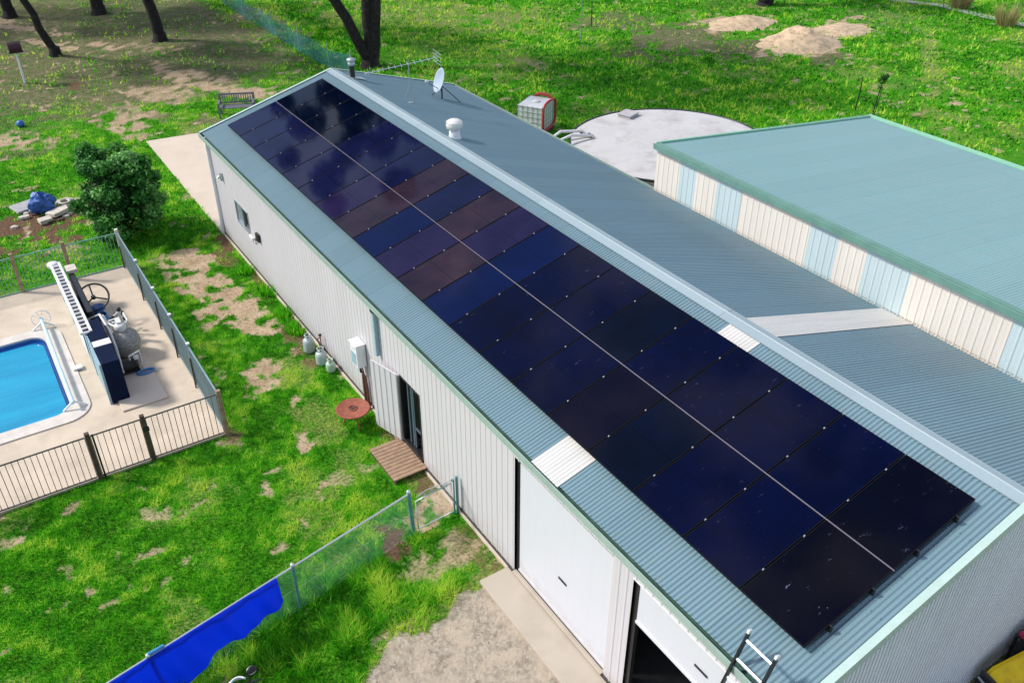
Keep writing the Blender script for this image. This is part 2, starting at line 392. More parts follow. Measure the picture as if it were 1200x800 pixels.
# ------------------------------------------------------------------ lattice noise (for masks)
def vnoise(x, y, seed):
    xi = np.floor(x).astype(np.int64); yi = np.floor(y).astype(np.int64); fx = x - xi; fy = y - yi
    fx = fx*fx*(3-2*fx); fy = fy*fy*(3-2*fy)
    def h(a, b):
        n = (a*374761393 + b*668265263 + seed*1442695041) & 0xffffffff
        n = ((n ^ (n >> 13)) * 1274126177) & 0xffffffff
        return ((n ^ (n >> 16)) & 0xffff) / 65535.
    return (h(xi, yi)*(1-fx)+h(xi+1, yi)*fx)*(1-fy) + (h(xi, yi+1)*(1-fx)+h(xi+1, yi+1)*fx)*fy
def fbm(x, y, s, o=4, seed=1):
    t = 0; a = .5; n = 0
    for k in range(o):
        t = t + a*vnoise(x*s+17.3*k, y*s-9.1*k, seed+k); n += a; a *= .55; s *= 2.1
    return t/n
def in_poly(x, y, P):
    ins = np.zeros(x.shape, bool); n = len(P)
    for i in range(n):
        x0, y0 = P[i]; x1, y1 = P[(i+1) % n]
        c = ((y0 > y) != (y1 > y))
        with np.errstate(divide='ignore', invalid='ignore'):
            xx = (x1-x0)*(y-y0)/(y1-y0+1e-12)+x0
        ins ^= c & (x < xx)
    return ins
def masks(x, y):
    X_ = x; Y_ = y
    w1 = fbm(x, y, .9, 4, 3) - .5; w2 = fbm(x, y, 3.1, 3, 9) - .5
    out = {k: np.zeros(x.shape) for k in 'SDKBN'}
    for (cx, cy, ax, ay, bx, by, k, s) in BL:
        det = ax*by - ay*bx
        if abs(det) < 1e-6: continue
        dx = x-cx; dy = y-cy
        u = (dx*by - dy*bx)/det; v = (dy*ax - dx*ay)/det
        d = np.sqrt(u*u+v*v) + w1*1.9 + w2*1.6
        w = np.clip((1.3-d)/.7, 0, 1); w = w*w*(3-2*w)*s
        out[k] = np.maximum(out[k], w)
    # dry olive earth under the trees at the back left
    tw = np.clip((Y_-37.5+w1*5)/4, 0, 1)*np.clip((10.2-X_+w1*2)/1.5, 0, 1)
    out['K'] = np.maximum(out['K'], tw*np.clip(.62+1.6*w2+.9*w1, .2, .95))
    # general sparse dry freckles
    g = fbm(x, y, .9, 5, 31); out['D'] = np.maximum(out['D'], np.clip((g-.53)*4, 0, .55))
    g2 = fbm(x, y, 2.2, 4, 57); out['S'] = np.maximum(out['S'], np.clip((g2-.63)*6, 0, .65))
    tf = fbm(x, y, 3.4, 3, 133); out['S'] = out['S']*(1-np.clip((tf-.60)*9, 0, .85)); out['B'] = out['B']*(1-np.clip((tf-.66)*9, 0, .7))
    px = x + w1*1.0 + w2*.5; py = y + w2*.6 + (fbm(x, y, 1.1, 4, 77)-.5)*.9
    out['G'] = in_poly(px, py, GP).astype(float)
    rim = in_poly(px-.25, py-.3, GP).astype(float); out['D'] = np.maximum(out['D'], rim*.8)
    for k in 'SDKB': out[k] = out[k]*(1-out['N']*.8)
    return out

def grid_axis(segs):
    a = []
    for lo, hi, st in segs: a += list(np.arange(lo, hi-1e-6, st))
    a.append(segs[-1][1]); return np.array(a)
def grow(start, end, st):
    v = [start]; 
    while abs(v[-1]-start) < abs(end-start): v.append(v[-1]+st); st *= 1.45
    return v
xa = grid_axis([(-11, 1.0, .12), (1.0, 56, .36)]); ya = grid_axis([(1, 33, .12), (33, 76, .34)])
xa = np.array(list(reversed(grow(-11, -700, -.3)))[:-1] + list(xa[:-1]) + grow(56, 700, .8)); ya = np.array(list(reversed(grow(1, -700, -.3)))[:-1] + list(ya[:-1]) + grow(76, 900, .8))
GX, GY = np.meshgrid(xa, ya); nx, ny = len(xa), len(ya)
X = GX.ravel(); Y = GY.ravel()
mk = masks(X, Y)
Z = (fbm(X, Y, .12, 3, 5)-.5)*.35*np.clip((Y-34)/15, 0, 1)*np.clip((90-Y)/20, 0, 1)
Z += -.03*mk['S'] * np.clip((Y-2)/3, 0, 1)
Z = np.where((X > -.8) & (X < 22) & (Y < 30), np.minimum(Z, 0), Z)
idx = np.arange(nx*ny).reshape(ny, nx)
q = np.stack([idx[:-1, :-1], idx[:-1, 1:], idx[1:, 1:], idx[1:, :-1]], -1).reshape(-1, 4)
cxm = X[q].mean(1); cym = Y[q].mean(1)
keep = ~((cxm < -5.95) & (cxm > -11.3) & (cym > 16.35) & (cym < 20.8)); q = q[keep]
me = bpy.data.meshes.new('ground')
me.vertices.add(nx*ny); me.vertices.foreach_set('co', np.stack([X, Y, Z], 1).astype(np.float32).ravel())
me.loops.add(q.size); me.loops.foreach_set('vertex_index', q.ravel().astype(np.int32))
me.polygons.add(len(q)); me.polygons.foreach_set('loop_start', np.arange(0, q.size, 4, dtype=np.int32)); me.polygons.foreach_set('loop_total', np.full(len(q), 4, np.int32))
me.update(calc_edges=True)
for nm, a, b, c in (('m1', 'S', 'D', 'K'), ('m2', 'B', 'G', 'N')):
    at = me.attributes.new(nm, 'FLOAT_COLOR', 'POINT')
    at.data.foreach_set('color', np.stack([mk[a], mk[b], mk[c], np.ones_like(X)], 1).astype(np.float32).ravel())
ground = bpy.data.objects.new('ground', me); col.objects.link(ground); tag(ground, kind='structure')

m, nt, bs = newmat('ground_cover'); P = worldpos(nt)
def att(n):
    a = nt.nodes.new('ShaderNodeAttribute'); a.attribute_name = n
    s = nt.nodes.new('ShaderNodeSeparateColor'); L(nt, a.outputs['Color'], s.inputs[0]); return s.outputs
a1 = att('m1'); a2 = att('m2')
nA = noise(nt, P, .35, 6, .6); nB = noise(nt, P, 2.3, 6, .65); nC = noise(nt, P, 14, 5, .7); nD = noise(nt, P, 55, 3, .7)
def edge(mask, amt=.75, lo=.38, hi=.62):
    f = math_(nt, 'ADD', mask, math_(nt, 'MULTIPLY', math_(nt, 'SUBTRACT', nC, .5), amt))
    f = math_(nt, 'ADD', f, math_(nt, 'MULTIPLY', math_(nt, 'SUBTRACT', nB, .5), amt*.8))
    return ramp(nt, f, [(lo-.1, 0), (hi+.06, 1)])
g = mixc(nt, ramp(nt, nA, [(.35, 0), (.65, 1)]), (.018, .21, .004), (.10, .42, .010))
g = mixc(nt, ramp(nt, nB, [(.35, 0), (.7, 1)]), g, (.16, .42, .018))
g = mixc(nt, ramp(nt, nC, [(.42, .65), (.62, 0)]), g, (.004, .07, .004))
dry = mixc(nt, ramp(nt, nC, [(.35, 0), (.65, 1)]), (.05, .15, .012), (.42, .38, .14))
litter = mixc(nt, ramp(nt, nC, [(.38, 0), (.62, 1)]), (.055, .045, .026), (.33, .26, .18))
litter = mixc(nt, ramp(nt, nB, [(.42, .0), (.56, .6)]), litter, (.05, .10, .014))
brown = mixc(nt, ramp(nt, nC, [(.3, 0), (.72, 1)]), (.05, .025, .015), (.26, .16, .10))
sand = mixc(nt, ramp(nt, nB, [(.3, 0), (.7, 1)]), (.37, .26, .16), (.62, .48, .33))
sand = mixc(nt, ramp(nt, nC, [(.34, .85), (.50, 0)]), sand, (.16, .11, .06)); sand = mixc(nt, ramp(nt, nD, [(.35, .4), (.5, 0)]), sand, (.25, .18, .11))
vor = nt.nodes.new('ShaderNodeTexVoronoi'); vor.inputs['Scale'].default_value = 16; L(nt, P, vor.inputs['Vector'])
peb = ramp(nt, vor.outputs['Color'], [(.1, (.16, .14, .12)), (.5, (.40, .36, .31)), (.9, (.60, .55, .48))])
grav = mixc(nt, ramp(nt, nD, [(.35, 0), (.65, 1)]), (.22, .175, .125), (.56, .455, .34))
grav = mixc(nt, .5, grav, peb); grav = mixc(nt, ramp(nt, nB, [(.42, 0), (.62, .7)]), grav, (.58, .48, .36))
c = g
c = mixc(nt, math_(nt, 'MULTIPLY', edge(a1[1]), .8), c, dry)
c = mixc(nt, math_(nt, 'MULTIPLY', edge(a1[2], .6), .9), c, litter)
c = mixc(nt, edge(a2[0], .6), c, brown)
c = mixc(nt, edge(a1[0]), c, sand)
c = mixc(nt, edge(a2[1], .35), c, grav)
L(nt, c, bs.inputs['Base Color']); bs.inputs['Roughness'].default_value = .95; bs.inputs['Specular IOR Level'].default_value = .1
bump(nt, math_(nt, 'ADD', nC, math_(nt, 'MULTIPLY', nD, .5)), bs, .9, .05)
me.materials.append(m)

# ------------------------------------------------------------------ grass blades (uncountable: stuff)
def in_any(x, y, rects):
    r = np.zeros(x.shape, bool)
    for (x0, x1, y0, y1) in rects: r |= (x > x0) & (x < x1) & (y > y0) & (y < y1)
    return r
BLOCK = [(-13, -3.2, 13.68, 23.6), (-.02, 9.2, 0, 24.3), (9, 18.2, -6, 13.3), (-.62, .1, 2, 6.6), (-.78, .1, 9.9, 11.25), (.05, 3.4, 24.2, 34.2)]
def make_grass(name, rects, dens, h, w, label=None):
    xs = []; ys = []
    for (x0, x1, y0, y1) in rects:
        n = int((x1-x0)*(y1-y0)*dens); xs.append(rng.uniform(x0, x1, n)); ys.append(rng.uniform(y0, y1, n))
    x = np.concatenate(xs); y = np.concatenate(ys)
    mk = masks(x, y); bare = np.clip(mk['S']*1.7+mk['B']*1.15+mk['G']*3+mk['K']*1.0+mk['D']*.6, 0, 1)
    ok = (rng.random(len(x)) > bare) & ~in_any(x, y, BLOCK) & ((x-14.3)**2+(y-18.2)**2 > 3.6**2)
    x = x[ok]; y = y[ok]; n = len(x)
    D = mk['D'][ok]
    cl = fbm(x, y, 1.3, 4, 91); cl2 = fbm(x, y, .25, 3, 15)
    hh = h*(.35+1.1*cl)*rng.uniform(.5, 1.3, n)
    # rank growth against fences and beside the gravel
    rank = np.exp(-((y-(8.0+.1*(x+3)))/.35)**2)*((x < -1)) + .9*np.exp(-((y-(6.9))/.7)**2)*(x < -.9)*(x > -3.6) + .7*(x < -4)*(y < 8)
    hh *= 1+1.9*rank
    cl3 = fbm(x, y, 4.5, 3, 201); hh = hh*(.45+1.1*cl3)
    th = rng.uniform(0, 2*math.pi, n); ww = w*rng.uniform(.6, 1.4, n)
    lean = rng.uniform(.2, 1.1, n)*hh; ph = rng.uniform(0, 2*math.pi, n)
    dx = np.cos(th)*ww*.5; dy = np.sin(th)*ww*.5
    z0 = np.full(n, -.01)
    A = np.stack([x-dx, y-dy, z0], 1); B = np.stack([x+dx, y+dy, z0], 1); Cc = np.stack([x+np.cos(ph)*lean, y+np.sin(ph)*lean, hh], 1)
    co = np.stack([A, B, Cc], 1).reshape(-1, 3)
    tint = np.clip(.30+.9*(cl-.5)*1.6+.5*(cl2-.4)+1.5*(cl3-.5)+rng.normal(0, .20, n)+.40*D+.25*mk['K'][ok], 0, 1)
    me = bpy.data.meshes.new(name); me.vertices.add(3*n); me.vertices.foreach_set('co', co.astype(np.float32).ravel())
    me.loops.add(3*n); me.loops.foreach_set('vertex_index', np.arange(3*n, dtype=np.int32))
    me.polygons.add(n); me.polygons.foreach_set('loop_start', np.arange(0, 3*n, 3, dtype=np.int32)); me.polygons.foreach_set('loop_total', np.full(n, 3, np.int32))
    me.update(calc_edges=True)
    at = me.attributes.new('tint', 'FLOAT', 'POINT'); at.data.foreach_set('value', np.repeat(tint, 3).astype(np.float32))
    me.materials.append(M['grass'])
    o = bpy.data.objects.new(name, me); col.objects.link(o)
    tag(o, label, 'grass', kind='stuff'); return o
make_grass('lawn_grass', [(-9, 0, 3, 13.7), (-3.2, 0, 13.7, 24.2)], 2300, .085, .015, 'short green grass of the lawn between the pool and the shed')
make_grass('yard_grass', [(-12, 1, 24, 42), (1, 9, 34, 42)], 420, .10, .035, 'patchy green grass behind the pool around the leafy bush')
make_grass('paddock_grass', [(-8, 14, 42, 70), (9, 56, 14, 62)], 62, .15, .10, 'green paddock grass beyond the shed and the water tank')

def blades(mb_pts, name, parent, mat, h, w, r, n, tintb=.5):
    """a clump of upright leaves"""
    vs = []; fs = []; ti = []
    for (cx, cy, cz) in mb_pts:
        for k in range(n):
            a = random.uniform(0, 6.283); rr = r*math.sqrt(random.random()); x = cx+math.cos(a)*rr; y = cy+math.sin(a)*rr
            t = random.uniform(0, 6.283); hh = h*random.uniform(.5, 1.2); ln = hh*random.uniform(.1, .6)
            i = len(vs); vs += [(x-math.cos(t)*w/2, y-math.sin(t)*w/2, cz), (x+math.cos(t)*w/2, y+math.sin(t)*w/2, cz), (x+math.cos(a)*ln, y+math.sin(a)*ln, cz+hh)]
            fs.append((i, i+1, i+2)); ti += [min(1, max(0, random.gauss(tintb, .2)))]*3
    me = bpy.data.meshes.new(name); me.from_pydata(vs, [], fs); at = me.attributes.new('tint', 'FLOAT', 'POINT'); at.data.foreach_set('value', ti)
    me.materials.append(mat); o = bpy.data.objects.new(name, me); col.objects.link(o); o.parent = parent; return o

# ------------------------------------------------------------------ the shed
A_ = 0.27321; H_ = 3.505; XR = 4.5284; LEN = 24.27; XE = 9.057
ca, sa = math.cos(A_), math.sin(A_); SL = XR/ca; ZR = H_ + XR*math.tan(A_)
def rl(s, y, off=0.): return Vector((s*ca - off*sa, y, H_ + s*sa + off*ca))           # left slope, s from the eave
def rr(s, y, off=0.): return Vector((XE - s*ca + off*sa, y, H_ + s*sa + off*ca))     # right slope
shed = empty('farm_shed', (0, 0, 0), 0, 'long cream steel shed with blue-grey corrugated roof carrying the solar panels', 'shed')

def corr_slope(fn, y0, y1, s0, s1, pitch=.0762, amp=.0105, seg=8):
    ys = np.arange(y0, y1, pitch/seg); ys = np.append(ys, y1)
    vs = []; fs = []
    for y in ys:
        h = amp*math.sin(2*math.pi*y/pitch); vs += [fn(s0, y, h), fn(s1, y, h)]
    for i in range(len(ys)-1): fs.append((2*i, 2*i+1, 2*i+3, 2*i+2))
    return vs, fs
# roof: both slopes, with the clear sheet left out
rm = MB()
for fn in (rl, rr):
    for (y0, y1) in ((0, 4.95), (5.712, LEN)):
        vs, fs = corr_slope(fn, y0, y1, -.01, SL-.01); rm.add(vs, fs if fn is rr else [tuple(reversed(f)) for f in fs], True)
roof = rm.build('roof', M['roof'], shed)
for fn, lb in ((rl, 'milky skylight sheet on the panel side of the roof, mostly under the panels'), (rr, 'whole white skylight sheet on the far side of the ridge')):
    k = MB(); vs, fs = corr_slope(fn, 4.95, 5.712, -.05, SL-.01, amp=.005)
    vs = [Vector(v)+Vector((0, 0, .008)) for v in vs]
    k.add(vs, fs, True); s_ = k.build('skylight', M['skylight'], roof); tag(s_, lb)
CW = .185
# ridge capping with rolled centre and scalloped lower edge
k = MB()
for sgn, fn in ((1, rl), (-1, rr)):
    k.bar(fn(SL-CW, LEN+.02, .022), fn(SL-CW, -.03, .022), .02, .006, up=(0, 0, 1))
    vs = [fn(SL-CW, -.03, .022), fn(SL-CW, LEN+.02, .022), fn(SL, LEN+.02, .022), fn(SL, -.03, .022)]
    k.add(vs, [(0, 1, 2, 3)])
    ys = np.arange(0.02, LEN, .0762)
    for y in ys:
        k.add([fn(SL-CW, y-.019, .022), fn(SL-CW, y+.019, .022), fn(SL-CW-.005, y+.016, .0), fn(SL-CW-.005, y-.016, .0)], [(0, 1, 2, 3)])
k.tube([(XR, -.03, ZR+.012), (XR, LEN+.02, ZR+.012)], .028, 8)
for y in (6., 12., 18.):
    for fn in (rl, rr): k.add([fn(SL-CW, y, .026), fn(SL-CW, y+.04, .026), fn(SL, y+.04, .026), fn(SL, y, .026)], [(0, 1, 2, 3)])
k.build('ridge_cap', M['ridge'], roof)
# barge boards both gables
for y0, y1, nm in ((-.050, .062, 'barge_board'), (LEN-.05, LEN+.05, 'barge_board')):
    k = MB()
    for fn in (rl, rr):
        a = fn(-.06, y0, .034); b = fn(SL-.002, y0, .034); c = fn(SL-.002, y1, .034); d = fn(-.06, y1, .034)
        k.add([a, b, c, d], [(0, 1, 2, 3)])
        ye = y0 if y0 < 5 else y1
        o = -1 if y0 < 5 else 1
        k.add([fn(-.06, ye, .034), fn(SL-.002, ye, .034), fn(SL-.002, ye, -.15), fn(-.06, ye, -.15)], [(0, 1, 2, 3)])
        k.add([fn(-.06, ye-o*.03, -.15), fn(SL-.002, ye-o*.03, -.15), fn(SL-.002, ye, -.15), fn(-.06, ye, -.15)], [(0, 1, 2, 3)])
    k.build(nm, M['barge'], roof)
# gutters
def gutter(x_in, sgn, nm):
    k = MB(); z1 = H_-.015; xo = x_in - sgn*.16
    y0, y1 = -.05, LEN+.03
    k.cur = 1
    k.box((min(x_in-sgn*.012, xo+sgn*.008), y0, z1-.115), (max(x_in-sgn*.012, xo+sgn*.008), y1, z1-.107))
    k.cur = 0
    k.box((min(xo, xo+sgn*.006), y0, z1-.12), (max(xo, xo+sgn*.006), y1, z1+.012))
    k.box((min(xo-sgn*.004, xo+sgn*.022), y0, z1+.0122), (max(xo-sgn*.004, xo+sgn*.022), y1, z1+.022))
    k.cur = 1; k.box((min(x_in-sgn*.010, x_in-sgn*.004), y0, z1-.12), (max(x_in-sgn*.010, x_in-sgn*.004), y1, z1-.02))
    k.cur = 0
    for ye in (y0, y1): k.box((min(xo, x_in), ye-.004, z1-.12), (max(xo, x_in), ye, z1+.0))
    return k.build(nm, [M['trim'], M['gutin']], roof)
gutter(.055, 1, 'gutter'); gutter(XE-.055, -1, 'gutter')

# walls: ribbed sheet, x = plane, ribs point out (towards -n)
def rib_wall(k, x, y0, y1, z0, z1, pitch=.19, d=.010, sgn=-1, zf=None):
    """ribbed sheet in the plane x, from y0 to y1"""
    prof = [(0, 0), (.018, 1), (.040, 1), (.058, 0)]
    pts = [(y0, 0)]; n0 = math.floor(y0/pitch)
    for i in range(n0, int(y1/pitch)+2):
        for dy, e in prof:
            y = i*pitch+dy
            if y0 < y < y1: pts.append((y, e))
        ym = i*pitch+.058+(pitch-.058)/2
        for dy in (-.012, 0, .012):
            if y0 < ym+dy < y1: pts.append((ym+dy, .22 if dy == 0 else 0))
    pts.append((y1, 0)); vs = []; fs = []
    for y, e in pts: vs += [(x+sgn*e*d, y, z0), (x+sgn*e*d, y, z1)]
    for i in range(len(pts)-1): fs.append((2*i, 2*i+2, 2*i+3, 2*i+1))
    k.add(vs, fs)
XW = .10; D1 = (3.62, 6.43, .17, 3.0); D2 = (.30, 3.12, .12, 2.98); PD = (10.13, 11.06, .24, 2.04); WN = (20.95, 22.15, 1.30, 2.03)
k = MB(); zt = H_-.06
ysegs = [(.06, D2[0]), (D2[1], D1[0]), (D1[1], PD[0]), (PD[1], WN[0]), (WN[1], LEN-.06)]
for a, b in ysegs: rib_wall(k, XW, a, b, .06, zt)
for y0, y1, z0, z1 in (D1, D2, PD, WN): rib_wall(k, XW, y0, y1, z1, zt)
for y0, y1, z0, z1 in (WN,): rib_wall(k, XW, y0, y1, .06, z0)
k.build('side_wall', M['wall'], shed)
# right and far walls
k = MB(); rib_wall(k, XE-.1, .06, LEN-.06, .05, H_-.06, sgn=1); k.build('side_wall', M['wall'], shed)
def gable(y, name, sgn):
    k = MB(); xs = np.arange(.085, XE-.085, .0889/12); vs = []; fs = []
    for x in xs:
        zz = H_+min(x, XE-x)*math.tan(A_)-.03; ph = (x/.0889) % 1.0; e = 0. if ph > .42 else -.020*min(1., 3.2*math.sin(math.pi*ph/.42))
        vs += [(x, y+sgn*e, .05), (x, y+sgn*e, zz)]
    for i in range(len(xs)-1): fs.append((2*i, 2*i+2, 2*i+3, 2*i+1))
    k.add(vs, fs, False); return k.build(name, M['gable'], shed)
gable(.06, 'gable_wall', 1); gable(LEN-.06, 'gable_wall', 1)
# corner flashings
k = MB()
k.box((.062, .035, .05), (.13, .052, H_-.05)); k.box((.062, .0525, .05), (.078, .12, H_-.05)); k.build('corner_flashing', M['white'], shed)
# floor slab + plinth edge
k = MB(); k.box((.07, .07, -.1), (XE-.07, LEN-.07, .11)); k.build('floor', M['darkfloor'], shed, .006)
# jamb flashings of the openings
def jambs(D, name, mat, w=.05, sill=False):
    y0, y1, z0, z1 = D; k = MB()
    k.box((XW-.022, y0, z0-.03), (XW+.10, y0+w, z1)); k.box((XW-.022, y1-w, z0-.03), (XW+.10, y1, z1)); k.box((XW-.022, y0+w, z1-w), (XW+.10, y1-w, z1))
    if sill: k.box((XW-.03, y0+w, z0), (XW+.10, y1-w, z0+w))
    return k.build(name, mat, shed, .003)
# roller doors
def slats(k, x, y0, y1, z0, z1, p=.078):
    vs = []; fs = []; z = z0; i = 0; pts = []
    while z < z1:
        pts += [(z, 0), (z+p*.35, .0012), (z+p*.75, .0012)]; z += p
    pts = [q for q in pts if q[0] < z1]+[(z1, 0)]
    for z, e in pts: vs += [(x-e, y0, z), (x-e, y1, z)]
    for i in range(len(pts)-1): fs.append((2*i, 2*i+2, 2*i+3, 2*i+1))
    k.add(vs, fs)
d = empty('roller_door'); d.parent = shed; tag(d, 'closed white roller door')
k = MB(); slats(k, XW+.055, D1[0]+.03, D1[1]-.10, .22, D1[3]-.02); k.box((XW+.03, D1[0]+.03, .17), (XW+.07, D1[1]-.10, .222)); k.build('curtain', M['door'], d)
k = MB(); k.box((XW+.02, D1[0]-.0, .1), (XW+.10, D1[0]+.028, D1[3])); k.box((XW+.0, D1[0]+.0, D1[3]), (XW+.1, D1[1], D1[3]+.012)); k.build('frame', M['white'], d)
k = MB(); k.box((XW+.045, D1[1]-.098, .1), (XW+.12, D1[1]-.002, D1[3]-.001)); k.build('guide', M['black'], d)
k = MB(); k.box((XW+.035, 4.83, 1.14), (XW+.05, 5.06, 1.185)); k.build('handle', M['black'], d, .003)
k = MB(); k.box((XW-.06, D1[0]+.0, .10), (XW+.03, D1[1]-.02, .135)); k.build('threshold', M['slabgrey'], d, .004)
d = empty('roller_door'); d.parent = shed; tag(d, 'half raised white roller door')
k = MB(); slats(k, XW+.055, D2[0]+.03, D2[1]-.10, 2.10, D2[3]-.02); k.box((XW+.03, D2[0]+.03, 2.05), (XW+.075, D2[1]-.10, 2.102)); k.build('curtain', M['door'], d)
k = MB(); k.box((XW+.045, D2[1]-.098, .1), (XW+.12, D2[1]-.002, D2[3]-.001)); k.build('guide', M['black'], d); k = MB(); k.box((XW+.045, D2[0]+.002, .1), (XW+.12, D2[0]+.028, D2[3]-.001)); k.build('guide', M['black'], d)
k = MB(); k.box((XW+.035, 1.48, 2.42), (XW+.05, 1.74, 2.46)); k.build('handle', M['black'], d, .003)
k = MB(); k.box((XW-.016, D2[0], D2[3]+.001), (XW+.1, D2[1], D2[3]+.010)); k.build('frame', M['white'], d)
# dark interior partition so both openings look into a deep dim room
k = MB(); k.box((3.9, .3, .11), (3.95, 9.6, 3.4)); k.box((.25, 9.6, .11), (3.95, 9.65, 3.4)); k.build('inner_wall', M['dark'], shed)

# personnel door: ribbed outer leaf folded open, dark security door inside
d = empty('side_door'); d.parent = shed
k = MB(); k.box((XW-.02, PD[0]-.0, PD[2]), (XW+.12, PD[0]+.035, PD[3])); k.box((XW-.02, PD[1]-.035, PD[2]), (XW+.12, PD[1], PD[3])); k.box((XW-.02, PD[0]+.035, PD[3]-.035), (XW+.12, PD[1]-.035, PD[3])); k.box((XW-.03, PD[0]+.035, .1), (XW+.75, PD[1]-.035, PD[2]+.01))
k.build('frame', M['black'], d, .003)
leaf = MB(); Wd = .90
lm = Matrix.Translation((.045, PD[1]-.0, 0)) @ Matrix.Rotation(R(15), 4, 'Z')
vs = []; fs = []; ypts = []
for i in range(5):
    for dy, e in ((0, 0), (.02, 1), (.045, 1), (.065, 0)): ypts.append((i*.19+dy, e))
ypts = [q for q in ypts if q[0] < Wd]+[(Wd, 0)]
for y, e in ypts: vs += [lm @ Vector((-.024-.014*e, y, .20)), lm @ Vector((-.024-.014*e, y, 2.05))]
for i in range(len(ypts)-1): fs.append((2*i, 2*i+2, 2*i+3, 2*i+1))
leaf.add(vs, fs); leaf.box((-.02, 0, .20), (.012, Wd, 2.05), lm)
lo = leaf.build('leaf', M['wall'], d); tag(lo, 'ribbed white outer door leaf swung wide open')
k = MB(); k.box((XW+.05, 10.55, .26), (XW+.09, 10.60, 2.0)); k.box((XW+.05, 10.17, .26), (XW+.09, 10.21, 2.0)); k.box((XW+.05, 10.21, .80), (XW+.09, 10.55, .86)); k.box((XW+.05, 10.21, 1.95), (XW+.09, 10.55, 2.0))
k.box((XW+.05, 10.62, .26), (XW+.10, 10.70, 2.0)); k.box((XW+.05, 10.80, .26), (XW+.10, 10.86, 2.0)); k.build('security_screen', M['screendark'], d, .003)
k = MB()
for i in range(18): k.bar((XW+.07, 10.21+i*.02, .86), (XW+.07, 10.21+i*.02, 1.95), .003, .003)
for i in range(44): k.bar((XW+.07, 10.21, .88+i*.025), (XW+.07, 10.55, .88+i*.025), .003, .003)
k.build('mesh', M['black'], d)
# window
d = empty('window'); d.parent = shed
k = MB(); y0, y1, z0, z1 = WN
for a, b in (((XW-.03, y0, z0), (XW+.05, y0+.04, z1)), ((XW-.03, y1-.04, z0), (XW+.05, y1, z1)), ((XW-.03, y0+.04, z1-.04), (XW+.05, y1-.04, z1)), ((XW-.045, y0+.04, z0), (XW+.05, y1-.04, z0+.04)), ((XW-.01, 21.53, z0+.04), (XW+.045, 21.57, z1-.04))): k.box(a, b)
k.build('frame', M['galv'], d, .003)
k = MB(); k.box((XW+.012, 21.57, z0+.04), (XW+.016, y1-.04, z1-.04)); p_ = k.build('pane', M['windowglass'], d); tag(p_, 'pane with pale grey insect screen')
k = MB(); k.box((XW+.030, y0+.04, z0+.04), (XW+.034, 21.53, z1-.04)); p_ = k.build('pane', M['glassdark'], d); tag(p_, 'open dark half')
# downpipes
def downpipe(y, z0, z1, x=.035, hood=False):
    k = MB(); k.box((x-.045, y-.045, z0), (x+.04, y+.045, z1)); 
    for z in (z0+.4, (z0+z1)/2, z1-.3): k.box((x-.05, y-.06, z), (x+.045, y+.06, z+.03))
    o = k.build('downpipe', M['screen'] if hood else M['white'], shed, .008); return o
dp = downpipe(24.10, .06, 3.40); tag(dp, 'tall white corner downpipe')
dp = downpipe(12.02, 2.02, 3.18, hood=True); tag(dp, 'short pale blue duct beside the meter')
k = MB(); k.box((-.03, 11.95, 3.18), (.10, 12.09, 3.27)); k.lathe([(.075, 0), (.075, .03), (.02, .07)], (.035, 12.02, 3.27), 12); k.build('hood', M['black'], dp)
# light conduit from the duct to the door head
# flue and turbine vent on the far slope
k = MB(); fx = 4.84; fz = 4.66
k.tube([(fx, 23.25, fz-.1), (fx, 23.25, fz+.44)], .085, 16); fl = k.build('flue', M['black'], shed)
k = MB(); k.lathe([(.09, 0), (.12, .02), (.12, .10), (.09, .12), (.09, .15), (.15, .16), (.15, .21), (.05, .25)], (fx, 23.25, fz+.43), 20); k.build('cowl', M['galv'], fl)
k = MB(); k.add([rr(SL-.72+.0, 23.05, .03), rr(SL-.14, 23.05, .03), rr(SL-.14, 23.45, .03), rr(SL-.72, 23.45, .03)], [(0, 1, 2, 3)]); k.build('flashing', M['ridge'], fl)
vx, vy = 4.98, 16.9; vz = H_+(XE-vx)*math.tan(A_)
k = MB(); k.lathe([(.20, -.06), (.17, .02), (.15, .10), (.15, .24)], (vx, vy, vz), 20); vt = k.build('vent_base', M['white'], shed)
k = MB()
k.lathe([(.13, .24), (.21, .28), (.235, .36), (.22, .44), (.15, .50), (.03, .52)], (vx, vy, vz), 24)
for i in range(22):
    t = 2*math.pi*i/22; c_, s_ = math.cos(t), math.sin(t)
    k.bar((vx+.20*c_, vy+.20*s_, vz+.27), (vx+.21*math.cos(t+.2), vy+.21*math.sin(t+.2), vz+.46), .012, .04, up=(c_, s_, 0))
k.build('turbine', M['pvc'], vt)
# small fittings on the wall near the window
k = MB(); k.box((XW-.10, 20.62, 1.22), (XW-.017, 20.95, 1.34)); k.tube([(XW-.05, 20.5, 1.25), (XW-.05, 20.75, 1.25)], .02, 8); k.build('tap_fitting', M['pvc'], shed, .01)
k = MB(); k.box((XW-.09, 20.05, 1.42), (XW-.017, 20.28, 1.68)); k.build('vent_cover', M['black'], shed, .01)
k = MB(); k.box((XW-.08, 23.03, 2.30), (XW-.017, 23.16, 2.56)); k.tube([(XW-.10, 23.1, 2.45), (XW-.16, 23.1, 2.40)], .035, 10); k.build('wall_light', M['galv'], shed, .008)

